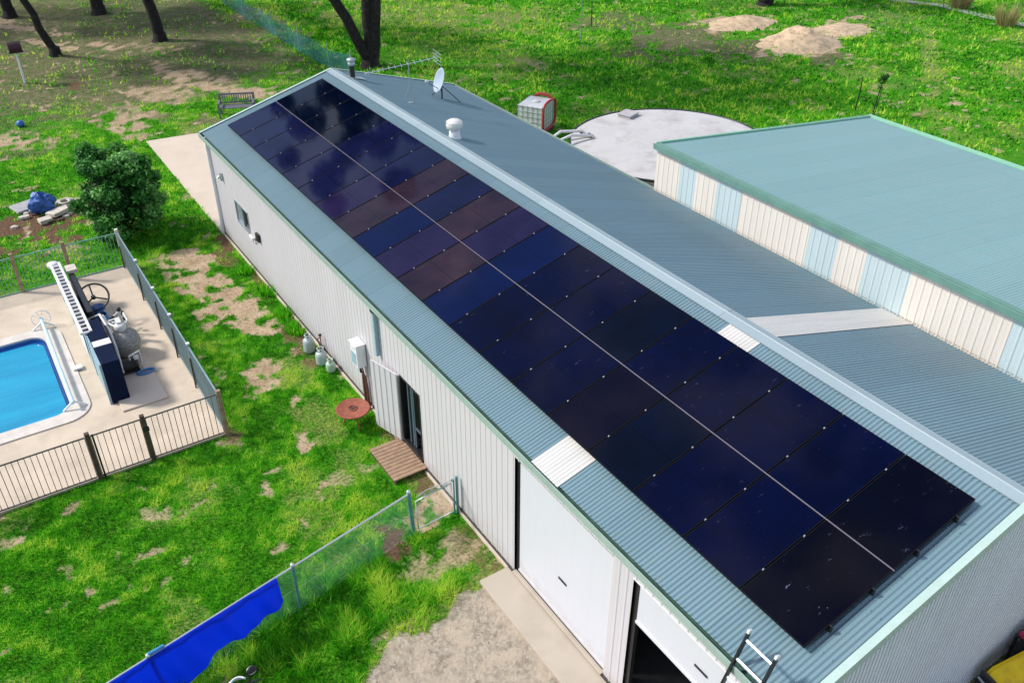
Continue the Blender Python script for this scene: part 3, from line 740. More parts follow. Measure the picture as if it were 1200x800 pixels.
# ------------------------------------------------------------------ solar panels: 2 rows x 20 columns
def panel_mat(name, c1, c2, spots=0.):
    m, nt, bs = newmat(name); P = worldpos(nt)
    tc = nt.nodes.new('ShaderNodeTexCoord'); sp = nt.nodes.new('ShaderNodeSeparateXYZ'); L(nt, tc.outputs['Object'], sp.inputs[0])
    n1 = noise(nt, P, 1.1, 4, .6)
    base = mixc(nt, ramp(nt, n1, [(.3, 0), (.7, 1)]), c1, c2)
    # half-cut cell grid: faint lines
    def lines(o, pitch, w):
        f = math_(nt, 'FRACT', math_(nt, 'DIVIDE', o, pitch)); return math_(nt, 'LESS_THAN', f, w)
    g = math_(nt, 'MAXIMUM', lines(sp.outputs[0], .0915, .035), lines(sp.outputs[1], .184, .018))
    g = math_(nt, 'MAXIMUM', g, math_(nt, 'LESS_THAN', math_(nt, 'ABSOLUTE', math_(nt, 'SUBTRACT', sp.outputs[0], .845)), .010))
    base = mixc(nt, math_(nt, 'MULTIPLY', g, .55), base, tuple(x*.35 for x in c1))
    if spots:
        mp = nt.nodes.new('ShaderNodeMapping'); L(nt, P, mp.inputs[0]); mp.inputs['Scale'].default_value = (1.2, 2.6, 1)
        v = noise(nt, mp.outputs[0], 3.1, 6, .75); s_ = ramp(nt, v, [(.64, 0), (.70, 1)])
        base = mixc(nt, math_(nt, 'MULTIPLY', s_, spots), base, (.22, .2, .32))
    L(nt, base, bs.inputs['Base Color']); bs.inputs['Roughness'].default_value = .16; bs.inputs['IOR'].default_value = 1.22
    rg = math_(nt, 'ADD', .03, math_(nt, 'MULTIPLY', noise(nt, P, 5, 4), .07)); L(nt, rg, bs.inputs['Roughness'])
    return m
PM = {'navy': panel_mat('panel_navy', (.0002, .0010, .011), (.0003, .0018, .022), .14),
      'black': panel_mat('panel_black', (.0004, .0006, .004), (.0006, .001, .007), .2),
      'blackd': panel_mat('panel_black_dusty', (.0005, .0006, .004), (.0008, .0008, .006), .9),
      'blue': panel_mat('panel_blue', (.0005, .0035, .030), (.001, .006, .045)),
      'purple': panel_mat('panel_purple_reflect', (.006, .006, .030), (.016, .011, .045)),
      'mauve': panel_mat('panel_mauve_reflect', (.010, .007, .017), (.030, .017, .028)),  # purple, mauve and blue tints: reflected sky painted into the cell colour
      'teal': panel_mat('panel_teal', (.0005, .0016, .007), (.0007, .003, .014))}
PWd = 1.154; PLn = 1.6897; S0 = .7191; YA = .4737
low = ['slate','slate','slate','slate','slate','slate','purple','mauve','blue','purple','mauve','blue','navy','navy','navy','mauveD','teal','navy','navy','blackd']
top = ['teal','teal','teal','teal','slate','slate','slate','mauve','slate','mauve','purple','blue','navy','navy','teal','navy','navy','navy','navy','black']
PM['slate'] = panel_mat('panel_slate', (.003, .005, .024), (.006, .008, .040)); PM['mauveD'] = panel_mat('panel_dim_mauve_reflect', (.001, .0012, .010), (.003, .002, .010))
ordn = ['first','second','third','fourth','fifth','sixth','seventh','eighth','ninth','tenth','eleventh','twelfth','thirteenth','fourteenth','fifteenth','sixteenth','seventeenth','eighteenth','nineteenth','last']
Lx, Wy, T = PLn-.008, PWd-.020, .035
proto = empty('solar_panel')
k = MB(); k.add([(.012, .012, T), (Lx-.012, .012, T), (Lx-.012, Wy-.012, T), (.012, Wy-.012, T)], [(0, 1, 2, 3)])
gl = k.build('cell_face', PM['navy'], proto); gl.material_slots[0].link = 'OBJECT'
k = MB()
for a, b in (((0, 0, 0), (Lx, .012, T+.002)), ((0, Wy-.012, 0), (Lx, Wy, T+.002)), ((0, .012, 0), (.012, Wy-.012, T+.002)), ((Lx-.012, .012, 0), (Lx, Wy-.012, T+.002))): k.box(a, b)
k.box((.012, .012, 0), (Lx-.012, Wy-.012, .003)); k.box((Lx/2-.006, .013, T+.0005), (Lx/2+.006, Wy-.013, T+.0015)) if False else None
k.build('frame', M['panelframe'], proto)
for sx in (.27, .75):
    k = MB(); k.box((Lx*sx-.020, Wy+.001, T+.0025), (Lx*sx+.016, Wy+.019, T+.009)); k.lathe([(.012, 0), (.012, .008), (.004, .010)], (Lx*sx, Wy+.010, T+.009), 8); k.build('clamp', M['whiteclamp'], proto)
first = True
for j in range(2):
    for i in range(20):
        o = proto if first else copy_tree(proto)
        first = False
        s = S0 + j*(PLn+.010); y = YA + (19-i)*PWd
        pos = rl(s, y, .115); o.location = pos; o.rotation_euler = (0, -A_, 0)
        key = (low if j == 0 else top)[i]
        for ch in o.children:
            if ch.name.startswith('cell_face'): ch.material_slots[0].link = 'OBJECT'; ch.material_slots[0].material = PM[key]
        nice = {'navy': 'deep navy', 'black': 'near black', 'blackd': 'dusty black', 'blue': 'blue', 'purple': 'purplish', 'mauve': 'brownish purple', 'teal': 'dark blue-green', 'mauveD': 'dim purplish', 'slate': 'slate blue'}[key]
        row = 'lower row' if j == 0 else 'upper row'
        tag(o, f'{nice} solar panel in the {row}, {ordn[i]} column from far gable', 'solar panel', 'solar panels in two rows on the shed roof')
# rails under the panels; added strip standing in for light on frame edges
for n_, (s, nm) in enumerate(((S0+PLn*.27, 'lowest of the four rails under the solar panels, nearest the gutter'), (S0+PLn*.75, 'mounting rail just below the bright seam of the solar array'), (S0+PLn*1.27, 'mounting rail just above the bright seam of the solar array'), (S0+PLn*1.75, 'topmost mounting rail of the solar array, nearest the ridge'))):
    r_ = empty('mounting_rail', (0, 0, 0), 0, 'black ' + nm, 'mounting rail', 'rails carrying the solar panels')
    k = MB(); k.bar(rl(s, YA-.045, .075), rl(s, YA+20*PWd+.03, .075), .04, .06); k.build('rail', M['black'], r_)
    for t in range(16): k = MB(); y = YA+.15+t*1.5; k.bar(rl(s, y, .01), rl(s, y, .05), .05, .05); k.build('bracket', M['black'], r_)
    k = MB(); k.bar(rl(s+.02, YA-.02, .05), rl(s+.02, YA-.02, .150), .035, .025); k.build('bracket', M['black'], r_)
r_ = MB(); r_.bar(rl(S0+PLn+.001, YA-.02, .150), rl(S0+PLn+.001, YA+20*PWd-.02, .150), .016, .010); o = r_.build('seam_glint', M['seamglint'])
tag(o, 'thin added strip imitating the glint along frame edges between the two panel rows', 'glint strip')

# ------------------------------------------------------------------ things on the roof
# tv antenna
t = empty('tv_antenna', (5.5, 20.5, 4.52), 0, 'thin tv antenna on a mast with a long boom of short cross rods', 'antenna')
k = MB(); k.tube([(0, 0, 0), (0, 0, 1.32)], .014, 8); k.box((-.07, -.07, -.03), (.07, .07, .02)); k.tube([(.22, .1, -.03), (0, 0, .55)], .007, 6); k.tube([(-.2, .12, .04), (0, 0, .55)], .007, 6); k.build('mast', M['galv'], t)
a = Vector((-1.45, -.05, 1.14)); b = Vector((.72, -.35, 1.34)); k = MB(); k.tube([a, b], .012, 8); k.build('boom', M['alu'], t)
for i in range(13):
    f = (i/12)**1.25; c_ = a.lerp(b, f); hw = .27+.05*f
    k = MB(); k.tube([c_+Vector((-.12, -hw, .05)), c_+Vector((.12, hw, -.03))], .011, 6); k.build('rod', M['alu'], t)
k = MB()
for dz in (-.16, -.06, .06, .16):
    k.tube([b+Vector((.02, -.34, dz)), b+Vector((.12, .34, dz))], .008, 6)
k.tube([b+Vector((.05, 0, -.2)), b+Vector((.05, 0, .2))], .01, 6); k.build('reflector', M['alu'], t)
# satellite dish
dz = H_+(XE-7.2)*math.tan(A_)
t = empty('satellite_dish', (7.2, 21.6, dz), 0, 'pale grey satellite dish on a tripod stand on the far roof slope', 'satellite dish')
Mr = Vector((-.93, .10, .36)).to_track_quat('Z', 'Y').to_matrix().to_4x4()
k = MB(); prof = [(.02, .0), (.12, .008), (.24, .032), (.34, .068), (.40, .098), (.405, .100), (.40, .105), (.34, .078), (.24, .042), (.12, .018), (.02, .012)]
k.lathe(prof, (0, 0, .60), 32, M=Mr, sx=.85); k.build('reflector', M['dish'], t)
k = MB(); k.tube([(0, 0, 0), (0, 0, .55)], .025, 10); k.tube([(.0, 0, .45), (.62, -.12, -.18)], .014, 8); k.tube([(0, 0, .45), (-.1, .5, .02)], .014, 8); k.build('stand', M['black'], t)
ax = Mr @ Vector((0, 0, 1)); k = MB(); k.tube([Vector((0, 0, .28)), Vector((0, 0, .60))+ax*.62+Vector((0, 0, -.14))], .012, 8)
k.build('feed_arm', M['black'], t)
hp = Vector((0, 0, .60))+ax*.62+Vector((0, 0, -.14)); k = MB(); k.tube([hp-ax*.02, hp-ax*.12], .04, 10); k.build('receiver', M['pvc'], t)

# ------------------------------------------------------------------ neighbouring building
X0, X1b, Y0b, Y1b, ZA, ZB = 9.14, 18.15, -6., 13.24, 4.78, 3.80
b2 = empty('farm_building', (0, 0, 0), 0, 'large neighbouring steel building with flat blue-green roof and cream and pale blue walls', 'building')
k = MB(); bands = [(Y0b, 1.2, 0), (1.2, 3.1, 1), (3.1, 5.35, 0), (5.35, 6.35, 1), (6.35, 7.15, 0), (7.15, 7.95, 1), (7.95, 8.75, 0), (8.75, 9.35, 0), (9.35, 10.15, 1), (10.15, 11.05, 0), (11.05, 11.35, 0), (11.35, 12.1, 1), (12.1, Y1b, 0)]
bands = [(Y0b, 1.2, 0), (1.2, 3.05, 1), (3.05, 5.3, 0), (5.3, 6.4, 1), (6.4, 7.15, 0), (7.15, 7.95, 1), (7.95, 10.1, 0), (10.1, 10.95, 1), (10.95, 11.7, 0), (11.7, 12.3, 1), (12.3, Y1b, 0)]
for y0, y1, c_ in bands:
    k.cur = c_; rib_wall(k, X0, y0, y1, 0, ZA-.06, pitch=.19, d=.010)
k.build('wall', [M['cream'], M['palebluew']], b2)
k = MB(); k.box((X0+.02, Y1b-.03, 0), (X1b, Y1b, ZB-.1)); k.box((X1b-.03, Y0b, 0), (X1b, Y1b-.035, ZB-.1)); k.add([(X0+.02, Y1b, ZB-.1), (X1b, Y1b, ZB-.1), (X0+.02, Y1b, ZA-.06)], [(0, 1, 2)]); k.build('wall', M['cream'], b2)
k = MB(); nr = 240; ys = np.linspace(Y0b, Y1b+.05, int((Y1b-Y0b)/.0762*5)); vs = []; fs = []
for y in ys:
    e = .004*math.sin(2*math.pi*y/.0762); vs += [(X0+.02, y, ZA-.02+e), (X1b+.05, y, ZB-.02+e)]
for i in range(len(ys)-1): fs.append((2*i, 2*i+1, 2*i+3, 2*i+2))
k.add(vs, fs, True); rf = k.build('roof', M['roof2'], b2)
k = MB(); k.box((X0-.115, Y0b, ZA-.13), (X0-.024, Y1b+.06, ZA-.0)); k.box((X0-.12, Y0b, ZA+.0002), (X0-.08, Y1b+.065, ZA+.02)); k.box((X0-.023, Y0b, ZA-.005), (X0+.10, Y1b+.06, ZA+.012)); k.build('gutter', M['green'], rf, .006)
k = MB()
k.bar((X0, Y1b+.06, ZA+.0), (X1b+.06, Y1b+.06, ZB+.0), .04, .06); k.build('far_edge', M['greenlip'], rf)
k = MB(); k.bar((X1b+.07, Y0b, ZB+.01), (X1b+.07, Y1b+.09, ZB+.01), .06, .10); k.build('side_edge', M['greenlip'], rf)
k = MB(); k.bar((X0+.2, Y1b+.10, ZA-.02), (X1b+.06, Y1b+.10, ZB+.02), .02, .05); k.build('edge_lip', M['greenlip'], rf)

# ------------------------------------------------------------------ concrete
def slab(name, a, b, mat, bev=.008):
    k = MB(); k.box(a, b); o = k.build(name, mat, None, bev); tag(o, kind='structure'); return o
k = MB(); P_ = [(.02, 24.3), (.06, 34.28), (9.6, 33.2), (9.6, 24.3)]
vs = [(x, y, -.1) for x, y in P_]+[(x, y, .035) for x, y in P_]
k.add(vs, [(4, 7, 6, 5), (0, 1, 5, 4), (1, 2, 6, 5), (2, 3, 7, 6), (3, 0, 4, 7)][0:1] and [(4, 5, 6, 7)[::-1], (0, 4, 5, 1), (1, 5, 6, 2), (2, 6, 7, 3), (3, 7, 4, 0)])
o = k.build('concrete_apron', M['apron']); tag(o, kind='structure')
slab('door_apron', (-.60, -3, -.1), (.062, 6.60, .075), M['slabgrey'], .012)
k = MB(); k.box((.03, 6.61, -.1), (.09, 24.28, .06)); o = k.build('wall_footing', M['apron']); tag(o, kind='structure')

# ------------------------------------------------------------------ pool
DZ = .055
k = MB()   # deck with a hole for the pool
k.box((-13, 13.72, -.1), (-3.22, 16.3, DZ)); k.box((-13, 20.85, -.1), (-3.22, 23.58, DZ)); k.box((-5.9, 16.3, -.1), (-3.22, 20.85, DZ))
o = k.build('pool_deck', M['concrete']); tag(o, kind='structure')
slab('equipment_slab', (-5.12, 15.85, DZ+.002), (-4.04, 20.95, DZ+.05), M['apron'], .01)
pool = empty('swimming_pool', (-8.6, 18.6, 0), 0, 'in-ground swimming pool with pale stone coping and a bright blue cover', 'swimming pool')
def rrect(x0, x1, y0, y1, r, n=8):
    P = []
    for cx, cy, a0 in ((x1-r, y1-r, 0), (x0+r, y1-r, 90), (x0+r, y0+r, 180), (x1-r, y0+r, 270)):
        for i in range(n+1):
            a = R(a0+90*i/n); P.append((cx+r*math.cos(a), cy+r*math.sin(a)))
    return P
inn = rrect(-11.2, -6.14, 16.55, 20.62, .42); out = rrect(-11.65, -5.70, 16.13, 21.0, .62)
k = MB(); n = len(inn); z1 = DZ+.035
vs = [(x+8.6, y-18.6, z1) for x, y in inn]+[(x+8.6, y-18.6, z1) for x, y in out]+[(x+8.6, y-18.6, -.02) for x, y in out]+[(x+8.6, y-18.6, z1-.05) for x, y in inn]
fs = []
for i in range(n):
    j = (i+1) % n; fs += [(i, n+i, n+j, j), (n+i, 2*n+i, 2*n+j, n+j), (3*n+i, i, j, 3*n+j)]
k.add(vs, fs); k.build('coping', M['coping'], pool)
ins = rrect(-11.16, -6.18, 16.59, 20.58, .40)
k = MB(); vs = [(x+8.6, y-18.6, z1-.05) for x, y in inn]+[(x+8.6, y-18.6, -1.3) for x, y in inn]
k.add(vs, [(n+i, i, (i+1) % n, n+(i+1) % n) for i in range(n)]); k.add([(x+8.6, y-18.6, -1.3) for x, y in inn], [tuple(range(n))])
m, nt, bs = newmat('pool_lining'); bs.inputs['Base Color'].default_value = (.02, .10, .35, 1); bs.inputs['Roughness'].default_value = .3
L(nt, mixc(nt, noise(nt, worldpos(nt), 8), (.02, .09, .32), (.05, .2, .5)), bs.inputs['Base Color'])
k.build('lining', m, pool)
m, nt, bs = newmat('pool_water'); bs.inputs['Base Color'].default_value = (.01, .06, .25, 1); bs.inputs['Roughness'].default_value = .04
bump(nt, noise(nt, worldpos(nt), 6, 3), bs, .2, .02)
L(nt, mixc(nt, noise(nt, worldpos(nt), 3), (.008, .05, .22), (.01, .08, .30)), bs.inputs['Base Color'])
k = MB(); w_ = rrect(-11.19, -6.15, 16.56, 20.61, .42); k.add([(x, y, -.035) for x, y in w_], [tuple(range(len(w_)))]); o = k.build('pool_water', m); tag(o, kind='structure')
# bubble cover floating on the water
m, nt, bs = newmat('pool_cover'); P = worldpos(nt)
mp = nt.nodes.new('ShaderNodeMapping'); L(nt, P, mp.inputs[0]); mp.inputs['Rotation'].default_value = (0, 0, R(14)); mp.inputs['Scale'].default_value = (.25, 1.6, 1)
n1 = noise(nt, mp.outputs[0], 1.3, 4); n2 = noise(nt, P, 34, 3)
base = mixc(nt, ramp(nt, n1, [(.35, 0), (.65, 1)]), (.000, .22, .40), (.003, .31, .50))
base = mixc(nt, ramp(nt, n2, [(.55, 0), (.8, .5)]), base, (.02, .42, .75))
L(nt, base, bs.inputs['Base Color']); bs.inputs['Roughness'].default_value = .3; bump(nt, math_(nt, 'ADD', n2, math_(nt, 'MULTIPLY', n1, 3)), bs, .35, .02)
k = MB(); gx, gy = 60, 60; x0, x1, y0, y1 = -11.1, -6.22, 16.60, 20.46; vs = []
for j in range(gy+1):
    for i in range(gx+1):
        x = x0+(x1-x0)*i/gx; y = y0+(y1-y0)*j/gy
        # rounded corners: pull inwards near the corners
        ddx = max(0, x-(x1-.36)); ddy = max(0, (y0+.36)-y, y-(y1-.36)); rr_ = math.hypot(ddx, ddy)
        if ddx > 0 and ddy > 0 and rr_ > .36:
            f = .36/rr_; x = x1-.36+ddx*f; y = (y0+.36-ddy*f) if y < 18 else (y1-.36+ddy*f)
        z = -.018+.010*math.sin(y*1.6+x*.35)+.006*math.sin(y*4.1-x*1.2)
        s_ = (y*math.cos(.22)+x*math.sin(.22)) % 1.45
        if s_ < .10: z += .014*math.sin(s_/.10*math.pi)
        vs.append((x, y, z))
k.add(vs, [(j*(gx+1)+i, j*(gx+1)+i+1, (j+1)*(gx+1)+i+1, (j+1)*(gx+1)+i) for j in range(gy) for i in range(gx)], True)
o = k.build('pool_cover', m); tag(o, 'bright blue bubble cover floating on the swimming pool', 'pool cover')
# cover roller: long tube beside the pool with a many-spoked handwheel
t = empty('cover_roller', (-6.08, 16.5, 0), 0, 'pale roller tube along the pool edge with a thin spoked wheel at one end', 'pool roller')
k = MB(); k.tube([(.0, .05, .30), (.03, 4.55, .30)], .045, 12); k.build('tube', M['poolpole'], t)
k = MB()
for y in (.12, 4.45): k.bar((-.25, y, .1), (0.02, y, .30), .04, .04); k.bar((.28, y, .1), (0.02, y, .30), .04, .04)
k.build('stand', M['white'], t)
k = MB(); Mw = Matrix.Rotation(R(90), 4, 'X'); k.torus((.03, 4.62, .32), .24, .012, M=Mw)
for i in range(10):
    a = i*math.pi/5; k.tube([(.03, 4.62, .32), (.03+.24*math.cos(a), 4.62, .32+.24*math.sin(a))], .007, 6)
k.build('handwheel', M['white'], t)

# ------------------------------------------------------------------ pool fences
def bars_run(parent, p, q, z0, z1, pitch, mat, bw=.014, rail=.03):
    """two rails and thin bars between two points"""
    p = Vector(p); q = Vector(q); Ln = (q-p).length; d = (q-p)/Ln
    k = MB()
    for z in (z0, z1): k.bar(p+Vector((0, 0, z)), q+Vector((0, 0, z)), rail*.8, rail)
    n = max(2, int(Ln/pitch))
    for i in range(n+1):
        c = p+d*Ln*i/n; k.bar(c+Vector((0, 0, z0)), c+Vector((0, 0, z1)), bw, bw, up=(0, 1, 0))
    return k.build('bar_panel', mat, parent)
# front
f = empty('pool_fence', (-3.25, 13.72, 0), 0, 'front pool fence of dark thin bars between timber posts facing the lawn', 'fence')
fx = [0.0, -1.70, -2.85, -5.25, -7.65, -9.6]
for i in range(len(fx)-1):
    bars_run(f, (fx[i]-.06, 0, 0), (fx[i+1]+.06, 0, 0), .09, 1.20, .117, M['sky2'])
for i, x in enumerate(fx):
    k = MB(); k.box((x-.05, -.05, -.05), (x+.05, .05, 1.30)); p_ = k.build('post', M['timber_dark' if i else 'timber_old'], f, .008)
k = MB(); k.box((fx[2]+.08, -.05, .0), (fx[2]+.12, -.01, 1.24)); k.box((-1.76, -.09, .9), (-1.62, -.05, 1.0)); k.build('gate_latch', M['black'], f)
# right
f = empty('pool_fence', (-3.27, 13.80, 0), 0, 'right side pool fence of close blue-grey bars with white capped posts', 'fence')
ry = [0.03, 2.2, 3.83, 5.48, 7.36, 9.70]
for i in range(5):
    bars_run(f, (0, ry[i]+.03, 0), (0, ry[i+1]-.03, 0), .09, 1.22, .082, M['fencealu'], .016, .04)
for y in ry[1:]:
    k = MB(); k.box((-.025, y-.025, 0), (.025, y+.025, 1.30)); p_ = k.build('post', M['fencealu'], f, .003)
    k = MB(); k.box((-.04, y-.04, 1.30), (.04, y+.04, 1.34)); k.build('cap', M['white'], p_, .004)
    k = MB(); k.bar((-.06, y-.1, .02), (-.03, y-.02, .9), .03, .04); k.build('brace', M['timber_dark'], p_)
# far
f = empty('pool_fence', (-3.27, 23.5, 0), 0, 'far pool fence of thin green bars between weathered brown posts', 'fence')
qx = [0.0, -1.55, -2.95, -5.3, -7.7]
for i in range(len(qx)-1):
    bars_run(f, (qx[i]-.05, 0, 0), (qx[i+1]+.05, 0, 0), .08, 1.20, .098, M['fencegreen'])
for i, x in enumerate(qx):
    k = MB(); k.box((x-.05, -.05, -.05), (x+.05, .05, 1.33)); k.build('post', M['stone' if i == 0 else 'timber_old'], f, .008)

# ------------------------------------------------------------------ pool equipment
t = empty('privacy_screen', (-5.27, 16.35, DZ), 0, 'long blue-grey screen beside the pool with slotted white top rail', 'screen')
k = MB(); k.box((-.02, 0, 0), (.02, 5.95, 1.16)); k.build('panel', M['screen'], t, .004)
k = MB()
for y in (0.02, 1.5, 3.0, 4.5, 5.9): k.box((-.035, y-.03, 0), (-.0205, y+.03, 1.17))
k.build('post', M['screen'], t)
k = MB(); k.box((-.05, 2.1, .22), (-.0355, 3.3, 1.10)); k.build('pale_board', M['white'], t, .004)
k = MB(); y0, y1 = 1.62, 5.95
k.box((-.12, y0, 1.17), (-.045, y1, 1.24)); k.box((.10, y0, 1.17), (.17, y1, 1.24)); n = 20
for i in range(n+1):
    y = y0+(y1-y0)*i/n; k.box((-.045, y-.028, 1.18), (.10, y+.028, 1.238))
k.build('slotted_rail', M['pvc'], t, .004)
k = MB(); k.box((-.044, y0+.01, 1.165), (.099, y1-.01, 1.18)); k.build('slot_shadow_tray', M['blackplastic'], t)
k = MB(); k.lathe([(.16, 0), (.16, .10), (.10, .13)], (-.02, 5.98, 1.12), 14); k.build('end_cap', M['pvc'], t)
t = empty('equipment_cabinet', (-5.23, 16.32, DZ), 0, 'tall narrow navy blue cabinet against the pool screen with a white lid plate', 'cabinet')
k = MB(); k.box((0, 0, 0), (.40, 2.25, 1.20)); k.build('body', M['navy'], t, .015)
k = MB(); k.box((-.01, .82, 1.201), (.41, 1.10, 1.225)); k.build('lid_plate', M['pvc'], t, .005)
t = empty('folded_blanket', (-5.02, 19.2, DZ), 0, 'long black folded cover standing beside the slotted white rail with a cream cap', 'cover')
k = MB(); k.box((0, 0, 0), (.16, 2.65, 1.10)); k.build('roll', M['black'], t, .02)
k = MB(); k.box((-.02, 2.45, 1.101), (.26, 2.85, 1.20)); k.build('cap', M['stone'], t, .01)
# hose reel
t = empty('hose_reel', (-4.66, 20.35, DZ+.05), 0, 'blue hose reel with a large dark three-spoked wheel', 'hose reel')
k = MB(); Mw = Matrix.Rotation(R(38), 4, 'X') @ Matrix.Rotation(R(-10), 4, 'Y'); c0 = Vector((0, .1, .78)); k.torus(c0, .40, .028, M=Mw)
for a in (90, 210, 330): k.tube([c0, c0+(Mw @ Vector((.40*math.cos(R(a)), .40*math.sin(R(a)), 0)))], .022, 8)
k.lathe([(.06, -.04), (.06, .04)], c0, 12, M=Mw); k.build('wheel', M['blackplastic'], t)
k = MB(); k.lathe([(.20, 0), (.20, .18), (.12, .26), (.12, .40), (.22, .44), (.22, .50)], (0, 0, 0), 20); k.box((-.25, -.28, 0), (.25, .12, .06)); k.build('base', M['bluep'], t)
k = MB()
for i in range(5): k.torus((0, -.15, .12+.05*i), .22-.01*i, .024)
k.build('hose', M['bluelight'], t)
# round filter
t = empty('sand_filter', (-4.62, 18.35, DZ+.05), 0, 'round grey sand filter with a white valve and pipes on the equipment slab', 'pool filter')
k = MB(); k.lathe([(.20, 0), (.28, .04), (.36, .15), (.41, .32), (.41, .44), (.36, .60), (.24, .71), (.12, .76)], (.20, 0, 0), 28); k.build('tank', M['wicker'], t)
k = MB(); k.lathe([(.13, .75), (.15, .78), (.15, .90), (.10, .95)], (.20, 0, 0), 16); k.box((.14, -.03, .95), (.26, .25, 1.0)); k.build('valve', M['pvc'], t)
k = MB(); k.tube([(.20, .1, .86), (.20, .45, .86), (.05, .45, .86), (.05, .45, .1)], .032, 10); k.tube([(.1, .05, .86), (-.05, .35, .86), (-.05, .8, .86), (-.05, .8, .15)], .032, 10); k.tube([(.33, .05, .86), (.45, .3, .8), (.45, .75, .8), (.45, .8, .1)], .03, 10)
k.build('pipe', M['pvc'], t)
t = empty('pressure_tank', (-4.90, 18.35, DZ+.05), 0, 'smooth sand coloured pressure vessel between the navy cabinet and grey filter', 'tank')
k = MB(); k.lathe([(.14, 0), (.17, .02), (.24, .12), (.25, .30), (.25, .50), (.20, .62), (.10, .68), (.04, .69)], (0, 0, 0), 24); k.build('vessel', M['sandtank'], t)
k = MB(); k.lathe([(.05, .68), (.05, .76)], (0, 0, 0), 10); k.build('cap', M['black'], t)
t = empty('standing_pipe', (-4.8, 18.0, DZ+.05), 0, 'white plastic pipe loop standing beside the navy cabinet', 'pipe')
k = MB(); k.tube([(-.22, 1.2, .0), (-.22, 1.2, .86), (.06, 1.15, .92), (.10, .2, .92), (.06, -.62, .90), (.06, -.66, .10)], .035, 10); k.build('tube', M['pvc'], t)
t = empty('filter_pump', (-4.52, 17.45, DZ+.05), 0, 'black pool pump with ribbed motor in front of the grey filter', 'pump')
k = MB(); k.lathe([(.02, -.24), (.12, -.22), (.14, -.18), (.14, .16), (.10, .20), (.02, .21)], (0, .0, .2), 20, M=Matrix.Rotation(R(90), 4, 'Y'))
for i in range(9): k.lathe([(.155, -.006), (.155, .006)], (-.14+i*.035, 0, .2), 16, M=Matrix.Rotation(R(90), 4, 'Y'))
k.box((-.2, -.1, 0), (.2, .1, .07)); k.build('motor', M['blackplastic'], t)
k = MB(); k.lathe([(.11, 0), (.13, .04), (.13, .26), (.14, .27), (.14, .31), (.05, .33)], (-.34, .05, .05), 18); k.build('strainer', M['black'], t)
k = MB(); k.tube([(.02, .0, .34), (.02, .0, .46), (.3, .12, .46), (.3, .12, .12)], .03, 10); k.box((.12, -.05, .33), (.24, .08, .40)); k.build('pipe', M['pvc'], t)
t = empty('chlorinator', (-4.52, 19.15, DZ+.05), 0, 'cluster of white and black valves and fittings behind the grey filter', 'pool fittings')
k = MB(); k.box((-.10, -.10, .35), (.12, .10, .62)); k.build('control_box', M['pvc'], t, .02)
k = MB()
for (x, y, z, dx, dy, dz_) in ((-.25, .3, .5, .5, 0, 0), (.3, .35, .1, 0, 0, .6), (-.2, .3, .1, 0, 0, .5), (.1, .5, .45, .25, .25, 0), (.35, -.1, .1, 0, 0, .55)):
    k.tube([(x, y, z), (x+dx, y+dy, z+dz_)], .028, 8)
k.build('pipe', M['pvc'], t)
k = MB()
for (x, y, z) in ((.3, .35, .72), (-.2, .3, .62), (.1, .3, .53), (.35, -.1, .67), (.38, .55, .48), (.05, .05, .68)):
    k.lathe([(.05, -.04), (.06, 0), (.05, .05), (.02, .07)], (x, y, z), 10)
k.tube([(.0, .0, .1), (.25, .15, .06), (.42, .5, .06), (.3, .9, .05), (.1, 1.2, .05)], .02, 8)
k.build('valve', M['blackplastic'], t)
k = MB(); k.bar((.0, -.1, 0), (.0, -.1, .36), .05, .05); k.build('bracket', M['galv'], t)
# leaf skimmer net
t = empty('skimmer_net', (-4.22, 17.22, DZ+.05), 0, 'blue oval leaf skimmer lying on the deck with its long pole', 'leaf skimmer')
k = MB(); ov = [(.20*math.cos(a)*(1+.12*abs(math.cos(a))), .15*math.sin(a)*.75, .02) for a in [2*math.pi*i/28 for i in range(29)]]
k.tube(ov, .022, 8); k.build('rim', M['bluelight'], t)
k = MB(); 
for i in range(-8, 9):
    x = i*.024; h = .10*math.sqrt(max(0, 1-(x/.22)**2)); k.bar((x, -h, .008), (x, h, .008), .004, .004)
for i in range(-4, 5):
    y = i*.024; h = .21*math.sqrt(max(0, 1-(y/.11)**2)); k.bar((-h, y, .012), (h, y, .012), .004, .004)
k.build('net', M['bluep'], t)
k = MB(); k.tube([(0, .11, .03), (-.02, .22, .05), (.02, 3.9, .03)], .016, 8); k.build('pole', M['stone'], t)
# skimmer box on the pool edge
t = MB(); t.box((-5.78, 18.28, DZ+.04), (-5.55, 18.48, DZ+.09)); o = t.build('valve_lid', M['pvc'], None, .01); tag(o, 'small white plastic lid on the pool coping by the screen', 'lid')

# ------------------------------------------------------------------ along the shed wall
def gas(x, y, h, r, mat, label):
    t = empty('gas_bottle', (x, y, 0), random.uniform(0, 6), label, 'gas bottle', 'gas bottles on the ground by the shed wall')
    k = MB(); b = h*.82; k.lathe([(r*.86, .02), (r*.97, .05), (r, .09), (r, b*.72), (r*.92, b*.86), (r*.6, b*.97), (r*.15, b)], n=24); k.build('cylinder', mat, t)
    k = MB(); k.lathe([(r*.75, 0), (r*.75, .04)], n=20); k.build('foot_ring', M['galv'], t)
    k = MB(); c = r*.55
    for a in range(3):
        aa = a*2.09; k.bar((c*math.cos(aa), c*math.sin(aa), b*.93), (c*math.cos(aa), c*math.sin(aa), h), .03, .012)
    k.torus((0, 0, h), c, .012); k.build('collar', mat, t)
    k = MB(); k.lathe([(.018, b*.95), (.018, h-.03), (.03, h-.025), (.03, h-.01)], n=10); k.build('valve', M['black'], t); return t
mg = plain('gas_bottle_paint', (.38, .45, .45), .4, var=.15, scale=5, dirt=(.3, .25, .2), dirtamt=.4)
